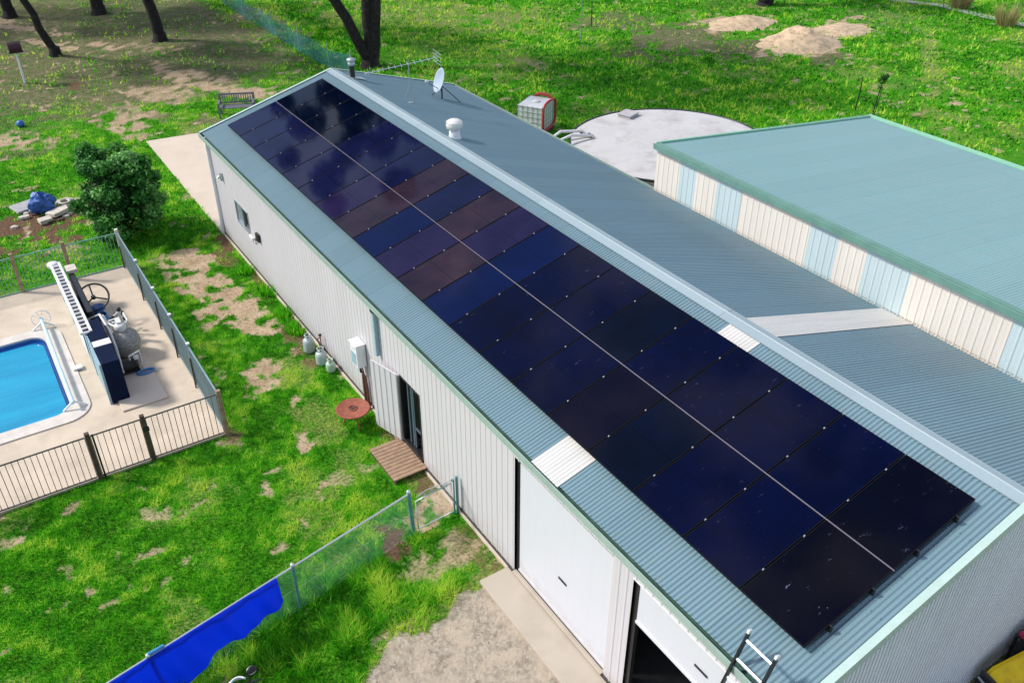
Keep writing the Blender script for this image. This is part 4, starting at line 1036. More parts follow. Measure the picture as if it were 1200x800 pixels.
mg2 = plain('gas_bottle_green', (.38, .50, .38), .4, var=.15, scale=5, dirt=(.3, .28, .2), dirtamt=.4)
gas(-.26, 15.95, .54, .15, mg, 'largest grey gas bottle, farthest along the shed wall')
gas(-.21, 15.22, .50, .15, mg, 'middle gas bottle of three, grey with a dark marking')
gas(-.14, 14.78, .38, .125, mg2, 'smallest gas bottle, pale green, nearest the camera')
t = empty('wall_tap', (-.02, 15.7, 0), 0, 'black tap and hose pipe standing against the wall by the gas bottles', 'tap')
k = MB(); k.tube([(.02, 0, 0), (.02, 0, .55)], .014, 8); k.tube([(.02, 0, .5), (-.06, 0, .5), (-.06, 0, .44)], .014, 8); k.build('pipe', M['copper'], t)
k = MB(); k.lathe([(.04, .55), (.045, .60), (.02, .62)], (.02, 0, 0), 10); k.tube([(-.06, 0, .44), (-.02, -.1, .15), (.02, -.35, .05), (.02, -.9, .04)], .014, 8); k.build('hose', M['blackplastic'], t)
# water heater
t = empty('water_heater', (.083, 13.02, 0), 0, 'white box-shaped gas water heater fixed high on the shed wall', 'water heater')
k = MB(); k.box((-.24, -.19, 1.22), (0, .19, 1.84)); k.build('casing', M['white'], t, .02)
k = MB(); k.box((-.247, -.13, 1.28), (-.241, .13, 1.62)); k.build('front_plate', M['screen'], t)
k = MB(); k.box((-.26, -.205, 1.841), (0, .205, 1.865)); k.box((-.252, -.08, 1.72), (-.241, .08, 1.78)); k.build('cap', M['pvc'], t, .006)
k = MB()
for y in (-.10, 0.02, .12): k.tube([(-.1, y, 1.24), (-.1, y, 1.05+abs(y)), (-.05, y*.6-.02, .9), (-.05, y*.6-.02, .0)], .015, 8)
k.build('pipe', M['copper'], t)
k = MB(); k.tube([(-.1, -.06, 1.22), (-.12, -.03, 1.1), (-.1, .0, .98)], .03, 8); k.build('lagging', M['black'], t)
t = empty('pipe_lagging', (.02, 12.9, 0), 0, 'rusty brown lagged pipes running down to the ground below the water heater', 'pipes')
k = MB(); k.tube([(-.03, 0, 0), (-.03, 0, .5), (-.03, .03, .98)], [.035, .045, .03], 10); k.tube([(-.03, -.16, 0), (-.03, -.16, .6), (-.03, -.10, 1.0)], [.03, .035, .025], 10); k.build('pipes', M['copper'], t)
# rusty round table (cable-drum like lid on a stand)
t = empty('round_table', (-.56, 12.42, 0), 0, 'low rusty red round metal table beside the shed door', 'table')
k = MB(); k.lathe([(.39, .0), (.405, .012), (.405, .035), (.39, .045), (.375, .035), (.05, .032)], (0, 0, .46), 36); k.build('top', M['rust'], t)
k = MB(); k.torus((0, 0, .50), .10, .010); k.torus((-.02, .02, .50), .05, .008); k.bar((-.1, 0, .50), (.1, 0, .50), .02, .012); k.build('ring_mark', M['copper'], t)
for a in (30, 150, 270):
    k = MB(); k.tube([(.12*math.cos(R(a)), .12*math.sin(R(a)), .46), (.28*math.cos(R(a)), .28*math.sin(R(a)), 0)], .018, 8); k.build('leg', M['rust'], t)
# timber step
t = empty('timber_step', (-.32, 10.6, 0), 0, 'low timber slat platform used as a step below the side door', 'step')
k = MB(); n = 11
for i in range(n):
    y = -.64+1.28*i/n; k.box((-.41, y+.006, .115), (.40, y+1.28/n-.008, .150))
k.build('slats', plain('step_timber', (.33, .215, .14), .8, var=.25, scale=7, fine=30, dirt=(.16, .1, .07), dirtamt=.5), t, .003)
k = MB()
for x in (-.38, -.02, .34): k.box((x, -.63, .0), (x+.045, .63, .113))
k.build('bearer', M['timber_dark'], t)

# ------------------------------------------------------------------ chain wire fence with gate and blue sheet
PA = Vector((-1.06, 8.44, 0)); PB = Vector((-3.76, 7.88, 0)); dirv = (PB-PA).normalized(); PC = PB+dirv*2.75; PD_ = PC+dirv*2.75
f = empty('wire_fence', (0, 0, 0), 0, 'chain wire fence on green-grey pipe posts crossing the lawn to the shed', 'fence')
def mesh_wire(k, a, b, z0, z1, p=.07, r=.0009):
    a = Vector(a); b = Vector(b); Ln = (b-a).length; d = (b-a)/Ln; h = z1-z0; n = int((Ln+h)/p)
    for i in range(n):
        for sg in (1, -1):
            s0 = i*p-h; s1 = i*p; za, zb = z0, z1
            # clip to panel
            A, B = s0, s1
            ta = max(0, -A/(B-A)) if A < 0 else 0; tb = min(1, (Ln-A)/(B-A)) if B > Ln else 1
            if tb <= ta: continue
            sa_, sb_ = A+(B-A)*ta, A+(B-A)*tb; z_a, z_b = z0+h*ta, z0+h*tb
            if sg < 0: sa_, sb_ = Ln-sa_, Ln-sb_
            k.bar(a+d*sa_+Vector((0, 0, z_a)), a+d*sb_+Vector((0, 0, z_b)), r*2, r*2)
for i, (a, b) in enumerate(((PA, PB), (PB, PC), (PC, PD_))):
    k = MB(); k.tube([a+Vector((0, 0, 1.16)), b+Vector((0, 0, 1.16))], .021, 8); k.build('top_rail', M['alu'], f)
    k = MB(); mesh_wire(k, a, b, .04, 1.13); k.build('wire_mesh', M['galvfence'], f)
    k = MB(); k.tube([a+Vector((0, 0, .6)), b+Vector((0, 0, .58))], .003, 5); k.tube([a+Vector((0, 0, .05)), b+Vector((0, 0, .05))], .004, 5); k.build('tension_wire', M['galv'], f)
for c in (PA, PB, PC, PD_):
    ln = Vector((-.05, 0, 0)) if c is PA else Vector((0, 0, 0))
    k = MB(); k.tube([c, c+ln+Vector((0, 0, 1.19))], .045 if c is PA else .030, 12); p_ = k.build('post', M['galvfence'], f)
    k = MB(); k.lathe([(.04, 0), (.042, .03), (.03, .06), (.005, .07)], c+ln+Vector((0, 0, 1.18)), 12); k.build('cap', M['alu'], p_)
t = empty('wire_gate', (-.98, 8.44, 0), 0, 'small sagging wire gate between the green post and the shed wall', 'gate')
k = MB(); pts = [(.03, 0, .10), (.90, .03, .12), (.86, .05, .92), (.02, .02, .86), (.03, 0, .10)]
k.tube(pts, .014, 8); k.tube([(.04, .0, .98), (.3, .06, 1.0), (.55, .0, 1.04), (.85, .06, .97)], .010, 8); k.build('frame', M['alu'], t)
k = MB(); mesh_wire(k, (.03, .0, 0), (.88, .04, 0), .12, .9); k.build('wire_mesh', M['galv'], t)
k = MB()
for i in range(16):
    x = .05+i*.045; k.tube([(x, .0, .90), (x+.03, .03*math.sin(i), 1.0), (x+.07, -.02, .93)], .006, 5)
k.build('loose_wire', M['galvfence'], t)
k = MB(); k.tube([(1.0, .06, 0), (1.0, .06, 1.02)], .03, 10); k.tube([(.93, .06, .0), (.93, .06, .98)], .018, 8); k.tube([(.93, .06, .9), (.87, .06, .97), (.90, .06, 1.0)], .012, 6); k.build('post', M['galvfence'], t)
# blue sheet hung on the fence
ts = PB+dirv*.36; te = PD_
k = MB(); nx_, nz_ = 220, 14; vs = []
for i in range(nx_+1):
    s = i/nx_; base = ts.lerp(te, s)
    for j in range(nz_+1):
        q = j/nz_; low_ = .42+.10*math.sin(s*9)+.05*math.sin(s*31) - .42*s
        z = 1.19-(1.19-max(.06, low_+ .25*(math.exp(-s*60))))*q
        nrm = Vector((dirv.y, -dirv.x, 0)) * (-1)
        off = .045+q*.07+(.022*math.sin(s*37+q*2)+.014*math.sin(s*91+q*5)+.012*math.sin(s*13-q*4))*(.25+q)
        vs.append(base+nrm*off+Vector((0, 0, z)))
k.add(vs, [(i*(nz_+1)+j, (i+1)*(nz_+1)+j, (i+1)*(nz_+1)+j+1, i*(nz_+1)+j+1) for i in range(nx_) for j in range(nz_)], True)
m = plain('blue_sheet', (.000, .03, .80), .5, var=.10, scale=1.5, fine=70)
nt = m.node_tree; tr = nt.nodes.new('ShaderNodeBsdfTranslucent'); tr.inputs[0].default_value = (.0, .03, .85, 1); mx = nt.nodes.new('ShaderNodeMixShader'); mx.inputs[0].default_value = .45
L(nt, nt.nodes['Principled BSDF'].outputs[0], mx.inputs[1]); L(nt, tr.outputs[0], mx.inputs[2]); L(nt, mx.outputs[0], nt.nodes['Material Output'].inputs[0]); o = k.build('blue_tarp', m)
tag(o, 'bright blue plastic sheet hung along the near end of the wire fence', 'tarp')
k = MB(); k.tube([PC+Vector((0, 0, 1.23)), PC+dirv*-.28+Vector((0, 0, 1.21))], .03, 8); o = k.build('tarp_tie', M['bluelight']); tag(o, 'pale blue tie knotted on the fence rail over the sheet', 'tie')

# ------------------------------------------------------------------ motorbike under the fence (only its top shows)
t = empty('motorbike', (-5.36, 5.95, 0), R(8), 'white motorbike parked in the grass by the blue sheet, with round mirrors', 'motorbike')
k = MB(); 
for y in (-.85, .45): k.torus((0, y, .31), .25, .06, M=Matrix.Rotation(R(90), 4, 'Y'))
k.build('tyre', M['blackplastic'], t)
k = MB()
for y in (-.85, .45):
    for a in range(6): k.tube([(0, y, .31), (0, y+.24*math.cos(a*1.05), .31+.24*math.sin(a*1.05))], .01, 6)
k.tube([(.09, .45, .31), (.09, .30, .85)], .022, 8); k.tube([(-.09, .45, .31), (-.09, .30, .85)], .022, 8); k.build('fork', M['chrome'], t)
k = MB(); k.lathe([(.02, -.5), (.13, -.4), (.17, -.1), (.18, .15), (.10, .35), (.03, .4)], (0, -.2, .68), 16, M=Matrix.Rotation(R(-85), 4, 'X'), sx=.85); k.build('body', M['white'], t)
k = MB(); k.box((-.12, -.85, .74), (.12, -.15, .82)); k.build('seat', M['blackplastic'], t, .03)
k = MB(); k.box((-.14, -.35, .25), (.14, .12, .58)); k.build('engine', M['black'], t, .04)
k = MB(); vs = []
for i in range(13):
    a = R(15+150*i/12)
    for j in range(7):
        q = j/6; rr_ = .20*(1-.35*q); vs.append((rr_*math.cos(a), .36+.12*math.sin(a)-.18*q, .80+.26*q))
k.add(vs, [(i*7+j, (i+1)*7+j, (i+1)*7+j+1, i*7+j+1) for i in range(12) for j in range(6)], True); k.build('windscreen', M['glassdark'], t)
k = MB(); k.tube([(vs[i*7+6][0], vs[i*7+6][1], vs[i*7+6][2]) for i in range(13)], .016, 6); k.tube([(vs[i*7][0], vs[i*7][1], vs[i*7][2]) for i in range(13)], .02, 6); k.build('screen_rim', M['white'], t)
k = MB(); k.tube([(-.34, .10, .95), (-.1, .22, .92), (.1, .22, .92), (.34, .10, .95)], .014, 8); k.build('handlebar', M['black'], t)
for sx in (-1, 1):
    k = MB(); k.tube([(sx*.2, .18, .93), (sx*.24, .22, 1.10)], .008, 6); k.lathe([(.02, 0), (.075, .005), (.08, .02), (.03, .035)], (sx*.27, .22, 1.12), 18, M=Matrix.Rotation(R(70), 4, 'X'), sx=1.25); mo = k.build('mirror', M['black'], t)
    k = MB(); k.lathe([(.01, 0), (.068, .001), (.068, .003)], (sx*.27, .2205, 1.12), 18, M=Matrix.Rotation(R(30), 4, 'X'), sx=1.25); k.build('mirror_glass', M['galv'], mo)

# ------------------------------------------------------------------ ladder against the gutter
t = empty('leaning_ladder', (0, .70, 0), 0, 'aluminium extension ladder leaning on the gutter with dark rails and white tips', 'ladder')
foot = Vector((-1.55, 0, .0)); topv = Vector((.10, 0, 4.02)); u_ = (topv-foot).normalized()
for sy in (.235, -.235):
    k = MB(); k.bar(foot+Vector((0, sy, 0)), topv+Vector((0, sy, 0)), .032, .07, up=(1, 0, 0)); r_ = k.build('rail', M['black'], t, .004)
    k = MB(); k.bar(topv+Vector((0, sy, 0))-u_*.01, topv+Vector((0, sy, 0))+u_*.05, .042, .08, up=(1, 0, 0)); k.build('tip', M['pvc'], r_, .01)
nR = 14
for i in range(nR):
    c = foot+(topv-foot)*((i+.75)/(nR+.1)); k = MB(); k.bar(c+Vector((0, -.22, 0)), c+Vector((0, .22, 0)), .035, .03, up=(1, 0, 1)); k.build('rung', M['alu'], t)

# ------------------------------------------------------------------ yellow machine and rack by the gable wall
t = empty('yellow_mower', (5.75, -.62, 0), R(-12), 'yellow ride-on mower parked below the corrugated gable wall', 'mower')
k = MB(); prof = [(-.62, .42), (-.60, .62), (-.45, .74), (.20, .86), (.62, .84), (.64, .42)]
vs = []; 
for z_ in (-.36, -.30, .30, .36):
    for (x, z) in prof: vs.append((x, z_, z-(.06 if abs(z_) > .33 else 0)))
n = len(prof); fs = [(i*n+j, i*n+j+1, (i+1)*n+j+1, (i+1)*n+j) for i in range(3) for j in range(n-1)]+[tuple(range(n)), tuple(range(4*n-1, 3*n-1, -1))]
k.add(vs, fs); k.build('bonnet', M['yellow'], t, .03)
k = MB(); k.box((-.66, -.40, .25), (-.60, .40, .66)); k.box((-.60, -.40, .25), (1.0, .40, .41)); k.build('chassis', M['blackplastic'], t, .02)
k = MB(); k.box((.75, -.25, .42), (1.1, .25, .62)); k.box((1.1, -.25, .5), (1.2, .25, .95)); k.build('seat', M['black'], t, .04)
k = MB(); k.torus((.68, 0, 1.02), .18, .018, M=Matrix.Rotation(R(-25), 4, 'Y')); k.tube([(.62, 0, .8), (.68, 0, 1.02)], .02, 8); k.build('steering_wheel', M['black'], t)
for x, y, r in ((-.4, .42, .2), (-.4, -.42, .2), (.95, .44, .26), (.95, -.44, .26)):
    k = MB(); k.torus((x, y, r), r*.72, r*.30, M=Matrix.Rotation(R(90), 4, 'X')); k.build('wheel', M['blackplastic'], t)
k = MB(); k.tube([(-.69, -.38, .52), (-.72, 0, .50), (-.69, .38, .52)], .025, 8); k.build('bumper', M['galv'], t)
t = empty('storage_rack', (6.15, -.04, 0), R(-4), 'dark rack with crimson bundles along the top against the gable wall', 'rack')
for x in (0, .9, 1.8):
    k = MB(); k.box((x, -.45, 0), (x+.04, -.41, .86)); k.box((x, -.05, 0), (x+.04, -.01, .86)); k.build('upright', M['black'], t)
k = MB(); k.box((-.02, -.47, .1), (1.86, 0, .13)); k.box((-.02, -.47, .5), (1.86, 0, .53)); k.box((-.02, -.47, .86), (1.86, 0, .885)); k.build('shelf', M['black'], t)
k = MB()
for i in range(9): k.tube([(.0+i*.2, -.10-.02*(i % 3), .94), (.23+i*.2, -.14, .95+.01*(i % 2))], .065, 10)
k.build('bundle', M['pink'], t)
k = MB()
for i in range(22): k.tube([(.05+i*.08, -.47, .84), (.05+i*.08, -.48, .12)], .012, 6)
k.build('hanging_rods', M['blackplastic'], t)

# ------------------------------------------------------------------ behind the shed
t = empty('water_tank', (14.30, 18.2, 0), 0, 'large round concrete water tank with flat pale lid between shed and neighbouring building', 'water tank')
k = MB(); k.lathe([(3.38, 0), (3.38, 2.02)], n=72); k.build('wall', M['tankconc'], t)
k = MB(); k.lathe([(3.38, 2.02), (3.47, 2.02), (3.47, 2.15), (3.42, 2.18), (.3, 2.27), (0.02, 2.275)], n=72); lid = k.build('lid', M['tankconc'], t)
for p_ in lid.data.polygons: p_.use_smooth = False
k = MB(); k.torus((0, 0, 2.16), 3.50, .04, 72, 6); k.build('rim', M['black'], t)
k = MB(); k.box((-.30, -.26, 0), (.30, .26, .10)); k.box((-.33, -.29, .10), (.33, .29, .13)); h_ = k.build('hatch', M['stonegrey'], t, .01); h_.location = (.45, 2.85, 2.2); h_.rotation_euler.z = R(20)
k = MB(); k.tube([(-3.75, 1.95, 0), (-3.75, 1.95, 2.45), (-3.1, 2.25, 2.48), (-2.3, 2.05, 2.42), (-2.15, 1.9, 2.24)], .055, 10); k.tube([(-3.65, 1.7, 0), (-3.65, 1.7, 2.42), (-2.9, 1.85, 2.44), (-2.1, 1.75, 2.30), (-2.05, 1.7, 2.22)], .055, 10); k.build('inlet_pipe', M['pvc'], t)
k = MB(); k.tube([(-2.15, 1.9, 2.30), (-2.0, 1.82, 2.21)], .075, 10); k.tube([(-2.35, 2.15, 2.42), (-2.2, 2.05, 2.26)], .06, 10); k.build('pipe_end', M['black'], t)
k = MB()
for dy in (0, .35): k.bar((-2.95+dy*.6, -2.1-dy, 0), (-2.85+dy*.6, -1.85-dy, 1.9), .04, .04)
for i in range(6): z = .3+i*.28; k.bar((-2.95, -2.1+.02*i, z), (-2.74, -2.45+.02*i, z), .03, .03)
k.build('access_ladder', M['galv'], t)
t = empty('liquid_tote', (14.35, 26.5, 0), R(32), 'white plastic cube tank in a wire cage with a red frame, behind the shed', 'liquid container')
k = MB(); k.box((-.58, -.48, .16), (.58, .48, 1.12)); k.lathe([(.14, 1.12), (.14, 1.17), (.05, 1.18)], n=16); k.build('bottle', M['ibcwhite'], t, .06)
k = MB()
for i in range(7):
    x = -.6+1.2*i/6
    for y in (-.5, .5): k.tube([(x, y, .14), (x, y, 1.14)], .010, 6)
for i in range(6):
    y = -.5+i*.2
    for x in (-.6, .6): k.tube([(x, y, .14), (x, y, 1.14)], .010, 6)
for i in range(6):
    z = .2+i*.18
    for a, b in (((-.6, -.5), (.6, -.5)), ((.6, -.5), (.6, .5)), ((.6, .5), (-.6, .5)), ((-.6, .5), (-.6, -.5))): k.tube([(*a, z), (*b, z)], .010, 6)
k.build('cage', M['galv'], t)
k = MB()
fr = rrect(-.34, .34, .22, 1.22, .22, 5)
k.tube([(.62, x, z) for x, z in fr]+[(.62, fr[0][0], fr[0][1])], .06, 8); k.tube([(x*1.7, -.53, z) for x, z in fr]+[(fr[0][0]*1.7, -.53, fr[0][1])], .045, 8)
k.build('red_frame', M['redframe'], t)
k = MB(); k.box((-.6, -.5, 0), (.6, .5, .13)); k.build('pallet', M['timber_dark'], t, .01)
t.scale = (1.14, 1.14, 1.16)
# bench
t = empty('garden_bench', (4.35, 35.35, 0), R(-24), 'weathered grey slatted garden bench on the bare ground behind the shed', 'bench')
k = MB()
for i in range(5): k.box((-.75, -.28+i*.11, .42), (.75, -.19+i*.11, .45))
k.build('seat', M['bench'], t, .003)
k = MB(); k.box((-.78, .27, .86), (.78, .33, .93)); k.box((-.75, .26, .50), (.75, .31, .55))
for i in range(15): k.box((-.72+i*.1, .275, .55), (-.68+i*.1, .30, .86))
k.build('backrest', M['bench'], t)
for x in (-.74, .74):
    for y in (-.28, .28): k = MB(); k.box((x-.035, y-.035, 0), (x+.035, y+.035, .62 if y < 0 else .88)); k.build('leg', M['bench'], t)
    k = MB(); k.box((x-.045, -.33, .62), (x+.045, .27, .66)); k.build('armrest', M['bench'], t)
# stones and odds in the dirt patch
def rock(name, loc, sx, sy, sz, mat, label, cat, group=None, rz=0, seed=1):
    random.seed(seed); k = MB(); n = 9; vs = []
    P0 = [(math.cos(2*math.pi*i/n)*sx*random.uniform(.8, 1.1), math.sin(2*math.pi*i/n)*sy*random.uniform(.8, 1.1)) for i in range(n)]
    vs = [(x*1.02, y*1.02, 0) for x, y in P0]+[(x, y, sz*random.uniform(.75, 1)) for x, y in P0]+[(0, 0, sz*1.02)]
    fs = [(i, (i+1) % n, n+(i+1) % n, n+i) for i in range(n)]+[(n+i, n+(i+1) % n, 2*n) for i in range(n)]
    k.add(vs, fs); o = k.build(name, mat, None, .012); o.location = loc; o.rotation_euler.z = rz; tag(o, label, cat, group); return o
def block(name, loc, s, rz, tilt, mat, label, cat, group=None):
    k = MB(); k.box((-s[0]/2, -s[1]/2, 0), (s[0]/2, s[1]/2, s[2])); o = k.build(name, mat, None, .02); o.location = loc; o.rotation_euler = (tilt, 0, rz); tag(o, label, cat, group); return o
block('concrete_slab', (-5.15, 29.9, .06), (.95, .62, .09), R(20), R(6), M['stonegrey'], 'flat grey concrete slab left of the blue bag in the dirt patch', 'slab', 'slabs in the dirt patch')
block('stone_block', (-4.25, 28.75, .06), (.80, .48, .14), R(32), R(-5), M['stone'], 'large pale stone slab right of the blue bag', 'stone', 'slabs in the dirt patch')
block('stone_block', (-4.80, 28.30, .03), (.42, .30, .15), R(12), R(4), M['stone'], 'small pale stone block in front of the larger slab', 'stone', 'slabs in the dirt patch')
rock('rock', (-5.35, 29.05, .02), .20, .12, .10, M['stone'], 'small pink-grey rock below the grey slab', 'rock', seed=3)
k = MB(); k.tube([(-.35, .0, .05), (-.15, .25, .12), (.15, .28, .14), (.4, .1, .10), (.6, .05, .08)], [.05, .06, .06, .05, .03], 8); k.torus((.02, .1, .12), .17, .05)
o = k.build('coiled_sheet', M['stone']); o.location = (-3.98, 29.35, .02); tag(o, 'pale curled offcut beside the bush behind the stone slab', 'offcut')
k = MB(); random.seed(5); n1, n2 = 16, 22; vs = []
for j in range(n1+1):
    a = math.pi*j/n1
    for i in range(n2):
        b = 2*math.pi*i/n2; rr_ = 1+.16*math.sin(3*b+2*a)+.12*math.sin(5*b-3*a)+random.uniform(-.10, .10)
        vs.append((.42*rr_*math.sin(a)*math.cos(b), .38*rr_*math.sin(a)*math.sin(b), .30+.34*rr_*math.cos(a)))
k.add(vs, [(j*n2+i, j*n2+(i+1) % n2, (j+1)*n2+(i+1) % n2, (j+1)*n2+i) for j in range(n1) for i in range(n2)], False)
o = k.build('rubbish_bag', M['bluebag']); o.location = (-4.70, 29.35, 0); tag(o, 'crumpled blue bag of rubbish standing in the dirt patch', 'bag')
k = MB(); k.lathe([(.02, 0), (.10, .02), (.16, .09), (.17, .16), (.13, .25), (.02, .30)], n=18); o = k.build('play_ball', M['bluep']); o.location = (-4.0, 39.0, 0); tag(o, 'small blue ball on bare ground in the top left yard', 'ball')
random.seed(21)
for i in range(16):
    a = random.uniform(0, 6.28); r_ = random.uniform(.5, 1.4); s_ = random.uniform(.06, .14)
    o = rock('rock', (-5.05+r_*1.2*math.cos(a), 28.7+r_*.8*math.sin(a), -.01), s_, s_*.7, s_*.7, M['stone' if i % 3 else 'timber_dark'], 'small broken rock lying in the brown dirt patch near the blue bag', 'rock', 'small rocks in the dirt patch', seed=40+i); random.seed(100+i)
# nesting box on a pole, top left
t = empty('letter_post', (-2.86, 45.6, 0), 0, 'dark round box on a slim white pole in the top left yard', 'post box')
k = MB(); k.tube([(0, 0, 0), (0, 0, 1.5)], .05, 10); k.build('pole', M['white'], t)
k = MB(); k.tube([(-.28, 0, 1.72), (.28, 0, 1.72)], [.27, .27], 18); k.box((-.30, -.20, 1.47), (.30, .20, 1.55)); k.build('box', plain('dark_maroon', (.04, .012, .02), .6, var=.3), t, .01)
k = MB(); k.box((.20, -.05, 1.50), (.42, .05, 1.54)); k.build('perch', M['galv'], t); k = MB(); k.box((-.38, -.05, 1.50), (-.2, .05, 1.54)); k.build('perch', M['galv'], t)
# teal mesh fence running away behind the shed
f = empty('mesh_fence', (0, 0, 0), 0, 'blue-green shade mesh fence running away behind the shed to the trees', 'fence')
m, nt, bs = newmat('shade_mesh'); P = worldpos(nt)
tr = nt.nodes.new('ShaderNodeBsdfTransparent'); mx = nt.nodes.new('ShaderNodeMixShader'); L(nt, mixc(nt, noise(nt, P, 3, 5), (.01, .12, .13), (.06, .26, .30)), bs.inputs['Base Color'])
L(nt, ramp(nt, noise(nt, P, 1.6, 6, .7), [(.3, .30), (.7, .72)]), mx.inputs[0]); L(nt, tr.outputs[0], mx.inputs[1]); L(nt, bs.outputs[0], mx.inputs[2]); L(nt, mx.outputs[0], nt.nodes['Material Output'].inputs[0])
pth = [(10.9, 37.6), (10.55, 39.6), (10.5, 43.5), (10.5, 47.5), (10.5, 52.5), (10.55, 58.0), (10.9, 66.0)]
k = MB(); vs = []; n = 0
for i in range(len(pth)-1):
    for s in range(12):
        t_ = s/12; x = pth[i][0]*(1-t_)+pth[i+1][0]*t_; y = pth[i][1]*(1-t_)+pth[i+1][1]*t_; vs += [(x+.05*math.sin(y*3), y, .02), (x+.03*math.sin(y*2.2), y, 1.05+.08*math.sin(y*1.7))]
n = len(vs)//2; k.add(vs, [(2*i, 2*i+2, 2*i+3, 2*i+1) for i in range(n-1)], True); k.build('mesh', m, f)
for (x, y) in pth:
    k = MB(); k.tube([(x, y, 0), (x, y, 1.35)], .03, 8); k.build('post', M['trim'], f)
# stakes in the paddock
def stake(name, x, y, h, lean, label, mat=M['timber_dark'], r=.03):
    k = MB(); k.tube([(0, 0, 0), (lean*.5, 0, h*.5), (lean, .05, h)], [r, r*.9, r*.7], 8); o = k.build(name, mat); o.location = (x, y, 0); tag(o, label, 'post'); return o
stake('fence_stake', 24.3, 36.6, 2.5, .0, 'taller pale thin pole standing in the paddock left of centre top', M['galv'], .035)
stake('fence_stake', 27.1, 39.3, 1.6, .0, 'shorter dark thin pole right of the pale pole in the paddock', M['black'], .03)
stake('fence_stake', 28.1, 20.9, 1.5, .12, 'thin dark leaning stake beside the staked sapling above the far roof corner', M['black'], .03)
# sand heaps
def heap(x, y, rx, ry, h, label, seed):
    k = MB(); n = 46; vs = []
    for j in range(n+1):
        for i in range(n+1):
            u = (i/n*2-1)*1.15; v = (j/n*2-1)*1.15; r_ = math.hypot(u, v)
            w = float(fbm(np.array([u*2+seed]), np.array([v*2]), 1.2, 5, seed)[0])
            hgt = max(0, 1-r_*(1.0+.5*(w-.5)))**1.1*h*(1+1.1*(w-.5))+(.03*(w-.5) if r_ < 1 else 0)
            vs.append((x+u*rx, y+v*ry, hgt-.03))
    k.add(vs, [(j*(n+1)+i, j*(n+1)+i+1, (j+1)*(n+1)+i+1, (j+1)*(n+1)+i) for j in range(n) for i in range(n)], True)
    o = k.build('sand_heap', M['sand']); tag(o, label, 'sand heap', 'sand heaps in the paddock'); return o
heap(34.7, 30.0, 2.6, 2.1, 1.1, 'tallest pointed heap of pale sand in the paddock', 3)
heap(35.2, 35.0, 2.6, 1.6, .45, 'low rounded orange heap of sand left of the pointed heap', 8)
heap(38.6, 30.6, 2.6, 1.6, .35, 'flat pale spread of sand right of the pointed heap', 13)
# pale path on the far right and dry shrubs
k = MB(); pl = [(47.5, 34.8), (49.2, 31.2), (48.9, 28.5), (49.0, 25.8), (48.8, 22), (48, 16)]; vs = []
for (x, y) in pl: vs += [(x-.35, y, .03), (x+.5, y, .03)]
k.add(vs, [(2*i, 2*i+1, 2*i+3, 2*i+2) for i in range(len(pl)-1)]); o = k.build('path', plain('pale_path', (.38, .40, .33), .9, var=.2)); tag(o, kind='structure')
for (x, y, lb, hh) in ((49.6, 30.2, 'pale dry grass clump beside the path, nearer the top edge', 1.3), (47.9, 26.0, 'pinkish dry grass clump beside the path at the top right', 1.3)):
    t = empty('grass_clump', (x, y, 0), 0, lb, 'grass clump', 'dry clumps by the far path'); blades([(0, 0, 0)], 'leaves', t, M['drygrass'], hh, .06, .45, 260, .7)

# ------------------------------------------------------------------ trees and shrubs
def leaf_cloud(name, parent, mat, clumps, n, size, flat=.5, seed=1, inner=.35):
    """many small leaf faces gathered in clumps. clumps: (x,y,z,r,tint)"""
    g = np.random.default_rng(seed); C_ = np.array(clumps); w = C_[:, 3]**2; w /= w.sum(); idx_ = g.choice(len(C_), n, p=w)
    d = g.normal(size=(n, 3)); d /= np.linalg.norm(d, axis=1)[:, None]; rad = g.random(n)**inner
    pos = C_[idx_, :3]+d*(C_[idx_, 3]*rad)[:, None]*np.array([1, 1, .8])
    a = g.normal(size=(n, 3)); a /= np.linalg.norm(a, axis=1)[:, None]
    nn = d*.6+g.normal(size=(n, 3))*.5+np.array([0, 0, .5]); nn /= np.linalg.norm(nn, axis=1)[:, None]
    b = np.cross(nn, a); b /= np.linalg.norm(b, axis=1)[:, None]; a = np.cross(b, nn)
    s = size*g.uniform(.6, 1.4, n)[:, None]
    v = np.stack([pos-a*s, pos-b*s*flat, pos+a*s, pos+b*s*flat], 1).reshape(-1, 3)
    me = bpy.data.meshes.new(name); me.vertices.add(4*n); me.vertices.foreach_set('co', v.astype(np.float32).ravel())
    me.loops.add(4*n); me.loops.foreach_set('vertex_index', np.arange(4*n, dtype=np.int32)); me.polygons.add(n)
    me.polygons.foreach_set('loop_start', np.arange(0, 4*n, 4, dtype=np.int32)); me.polygons.foreach_set('loop_total', np.full(n, 4, np.int32)); me.update(calc_edges=True)
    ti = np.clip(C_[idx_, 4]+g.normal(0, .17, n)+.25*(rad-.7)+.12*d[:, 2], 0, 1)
    at = me.attributes.new('tint', 'FLOAT', 'POINT'); at.data.foreach_set('value', np.repeat(ti, 4).astype(np.float32))
    me.materials.append(mat); o = bpy.data.objects.new(name, me); col.objects.link(o); o.parent = parent; return o
def limb(k, p, q, r0, r1, n=6, wob=.12, sides=9):
    p = Vector(p); q = Vector(q); pts = []; rs = []
    for i in range(n+1):
        f = i/n; c = p.lerp(q, f)+Vector((random.uniform(-wob, wob), random.uniform(-wob, wob), 0))*(0 if i in (0, n) else 1)
        pts.append(c); rs.append(r0*(1-f)+r1*f)
    k.tube(pts, rs, sides); return pts
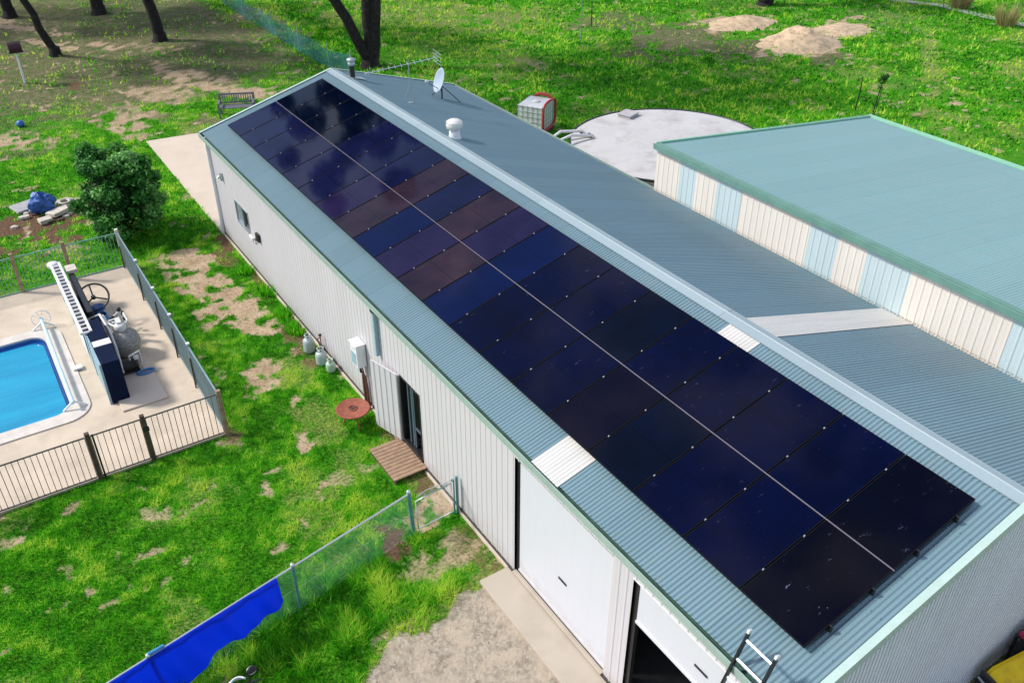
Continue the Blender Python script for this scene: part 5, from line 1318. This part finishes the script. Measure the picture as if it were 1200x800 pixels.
# leafy bush by the pool
random.seed(4)
t = empty('leafy_bush', (-2.62, 26.05, 0), 0, 'rounded dark green leafy bush behind the pool fence', 'bush')
k = MB(); limb(k, (0, 0, -.05), (.05, 0, 1.1), .09, .06)
for i in range(9):
    a = i*.7; limb(k, (.03, 0, .4+.07*i), (1.1*math.cos(a), 1.1*math.sin(a), 1.3+.14*i), .045, .012, 4, .05, 6)
k.build('trunk', M['bark'], t)
cl = []
for i in range(120):
    a = random.uniform(0, 6.283); z = random.uniform(.25, 2.75); env = 1.42*math.sqrt(max(.05, 1-((z-1.40)/1.60)**2)); rr_ = env*random.uniform(.55, .98)
    cl.append((rr_*math.cos(a), rr_*math.sin(a), z, random.uniform(.16, .34), random.uniform(.3, .9)))
cl += [(-.55, .5, 2.85, .35, .4), (-.45, .45, 2.6, .4, .35), (.35, .3, 2.75, .32, .35), (.95, -.2, 2.3, .3, .35), (0, 0, 1.4, 1.1, .05), (0, 0, 2.0, .85, .08), (0, 0, .9, 1.0, .05)]
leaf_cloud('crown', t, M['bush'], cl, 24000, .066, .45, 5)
# gum trees
def gum(x, y, label, forks, h=11, seed=1, r0=.34, crown_r=3., group=None, nleaf=15000, leaf=.13):
    random.seed(seed); t = empty('gum_tree', (x, y, 0), 0, label, 'tree', 'gum trees behind the shed')
    k = MB(); cl = []
    k.tube([(0, 0, -.1), (.02, 0, .12), (.03, 0, .45)], [r0*1.5, r0*1.15, r0*1.0], 14)
    for (tx, ty, tz, ra, base) in forks:
        pts = limb(k, (base, 0, .3 if len(forks) < 3 or tx > 0 else .55), (tx, ty, tz), r0*ra, r0*ra*.72, 7, .07, 12)
        q = Vector((tx, ty, tz))
        for b in range(5):
            a = random.uniform(0, 6.283); e = q+Vector((math.cos(a)*crown_r*random.uniform(.4, .95), math.sin(a)*crown_r*random.uniform(.4, .95), (h-tz)*random.uniform(.35, .95)))
            limb(k, q, e, r0*ra*.55, .04, 6, .2, 7)
            for c_ in range(9):
                cl.append((e.x+random.gauss(0, crown_r*.27), e.y+random.gauss(0, crown_r*.27), e.z+random.gauss(0, crown_r*.22), random.uniform(.5, 1.1), random.uniform(.1, .7)))
    k.build('trunk', M['bark'], t); leaf_cloud('crown', t, M['gum'], cl, nleaf, leaf, .35, seed); return t
gum(12.5, 38.9, 'big dark forked gum tree right behind the far gable of the shed', [(-3.1, .8, 7.4, .66, -.16), (.95, -.2, 6.2, .80, .14), (.1, .1, 6.5, .70, .02)], 18, 3, .43, 5.6, nleaf=60000, leaf=.19)
gum(4.77, 49.9, 'dark straight gum trunk, right of the pair at the top left', [(-.35, .2, 5.0, .95, 0)], 17, 7, .34, 4.6, nleaf=26000, leaf=.18)
gum(-.72, 49.9, 'slim leaning gum tree nearest the pole at the top left', [(-1.25, .3, 4.6, .8, 0), ], 10, 9, .27, 3.0)
gum(3.3, 58.4, 'thick dark gum trunk at the top edge, second from the left', [(-.25, .2, 5, 1, 0)], 12, 12, .38, 3.6)
gum(-1.45, 60.6, 'farthest gum trunk in the top left corner', [(-.6, .2, 5, 1, 0)], 11, 15, .33, 3.4)
gum(39.9, 37.6, 'dark tree base at the top edge above the sand heaps', [(.2, .1, 5, 1.2, 0)], 10, 18, .45, 3.6)
# trees further back whose crowns the panels mirror
for i, (x, y) in enumerate(((20, 62), (27, 66), (12, 70), (35, 68), (-9, 66), (17, 78), (44, 62))):
    gum(x, y, 'tall gum tree standing out of frame in the row beyond the paddock', [(.4, .2, 6, 1, 0), (-.6, .3, 6.5, .7, 0)], 15, 30+i, .4, 4.4, nleaf=11000)
# sapling and weeds
t = empty('young_sapling', (28.0, 19.9, 0), 0, 'thin dark sapling tied to a stake in the paddock above the far roof corner', 'sapling')
k = MB(); k.tube([(0, 0, 0), (.08, 0, .8), (.22, 0, 1.7)], [.03, .025, .012], 6); k.tube([(-.1, -.15, 0), (.12, -.1, 1.35)], .02, 6); k.build('trunk', M['bark'], t)
leaf_cloud('crown', t, M['bush'], [(.2, 0, 1.6, .22, .1), (.26, 0, 1.75, .18, .1), (.1, 0, 1.3, .12, .2)], 260, .05, .5, 3)
random.seed(8)
for (x, y, lb) in ((-.12, 19.6, 'green weeds growing against the shed wall nearest the far corner'), (-.15, 18.1, 'taller green weeds against the shed wall, middle clump'), (-.18, 17.2, 'green weeds against the shed wall just beyond the gas bottles'), (-.2, 21.2, 'low weeds against the shed wall below the window')):
    t = empty('weed_clump', (x, y, 0), 0, lb, 'weeds', 'weeds along the shed wall')
    blades([(random.uniform(-.15, .1), random.uniform(-.35, .35), 0) for _ in range(6)], 'leaves', t, M['grass'], .24, .03, .16, 60, .45)

# ------------------------------------------------------------------ light, sky, camera
SUN_EL, SUN_AZ = 44., 309.      # azimuth clockwise from +Y
sd = Vector((math.sin(R(SUN_AZ))*math.cos(R(SUN_EL)), math.cos(R(SUN_AZ))*math.cos(R(SUN_EL)), math.sin(R(SUN_EL))))
l = bpy.data.lights.new('sun', 'SUN'); l.energy = 4.1; l.angle = R(7.0); l.color = (1, .955, .88)
so = bpy.data.objects.new('sun', l); col.objects.link(so); so.rotation_euler = (-sd).to_track_quat('-Z', 'Y').to_euler(); so.location = (0, 0, 50)
w = bpy.data.worlds.new('World'); sc.world = w; w.use_nodes = True; nt = w.node_tree
bg = nt.nodes['Background']; sk = nt.nodes.new('ShaderNodeTexSky'); sk.sky_type = 'NISHITA'; sk.sun_disc = False
sk.sun_elevation = R(SUN_EL); sk.sun_rotation = R(SUN_AZ); sk.air_density = 1.; sk.dust_density = 1.5; sk.ozone_density = 1.2
bg.inputs['Strength'].default_value = .19
tc = nt.nodes.new('ShaderNodeTexCoord'); mp = nt.nodes.new('ShaderNodeMapping'); mp.inputs['Scale'].default_value = (1, 1, 2.2); nt.links.new(tc.outputs['Generated'], mp.inputs[0])
cn = noise(nt, mp.outputs[0], 6.5, 7, .6); cf = ramp(nt, cn, [(.49, 0), (.60, 1)])
bw = nt.nodes.new('ShaderNodeRGBToBW'); nt.links.new(sk.outputs[0], bw.inputs[0])
cl_ = mixc(nt, 1., sk.outputs[0], (7.5, 7.4, 7.6)); 
nt.links.new(mixc(nt, math_(nt, 'MULTIPLY', cf, .75), sk.outputs[0], (6.5, 6.5, 6.8)), bg.inputs[0])

cam = bpy.data.cameras.new('camera'); cam.sensor_width = 36; cam.lens = 36*1042.21/1200; cam.clip_end = 3000; cam.clip_start = .1
co = bpy.data.objects.new('camera', cam); col.objects.link(co); sc.camera = co
yaw, pit, roll = .5791846, -.5828495, .002255
fw = Vector((math.sin(yaw)*math.cos(pit), math.cos(yaw)*math.cos(pit), math.sin(pit))); r0 = Vector((math.cos(yaw), -math.sin(yaw), 0)); u0 = r0.cross(fw)
rr2 = r0*math.cos(roll)+u0*math.sin(roll); uu2 = -r0*math.sin(roll)+u0*math.cos(roll)
mw = Matrix((rr2, uu2, -fw)).transposed().to_4x4(); mw.translation = Vector((-6.57336, -3.67205, 13.44915)); co.matrix_world = mw
sc.view_settings.view_transform = 'Standard'; sc.view_settings.look = 'None'; sc.view_settings.exposure = 0; sc.view_settings.gamma = 1
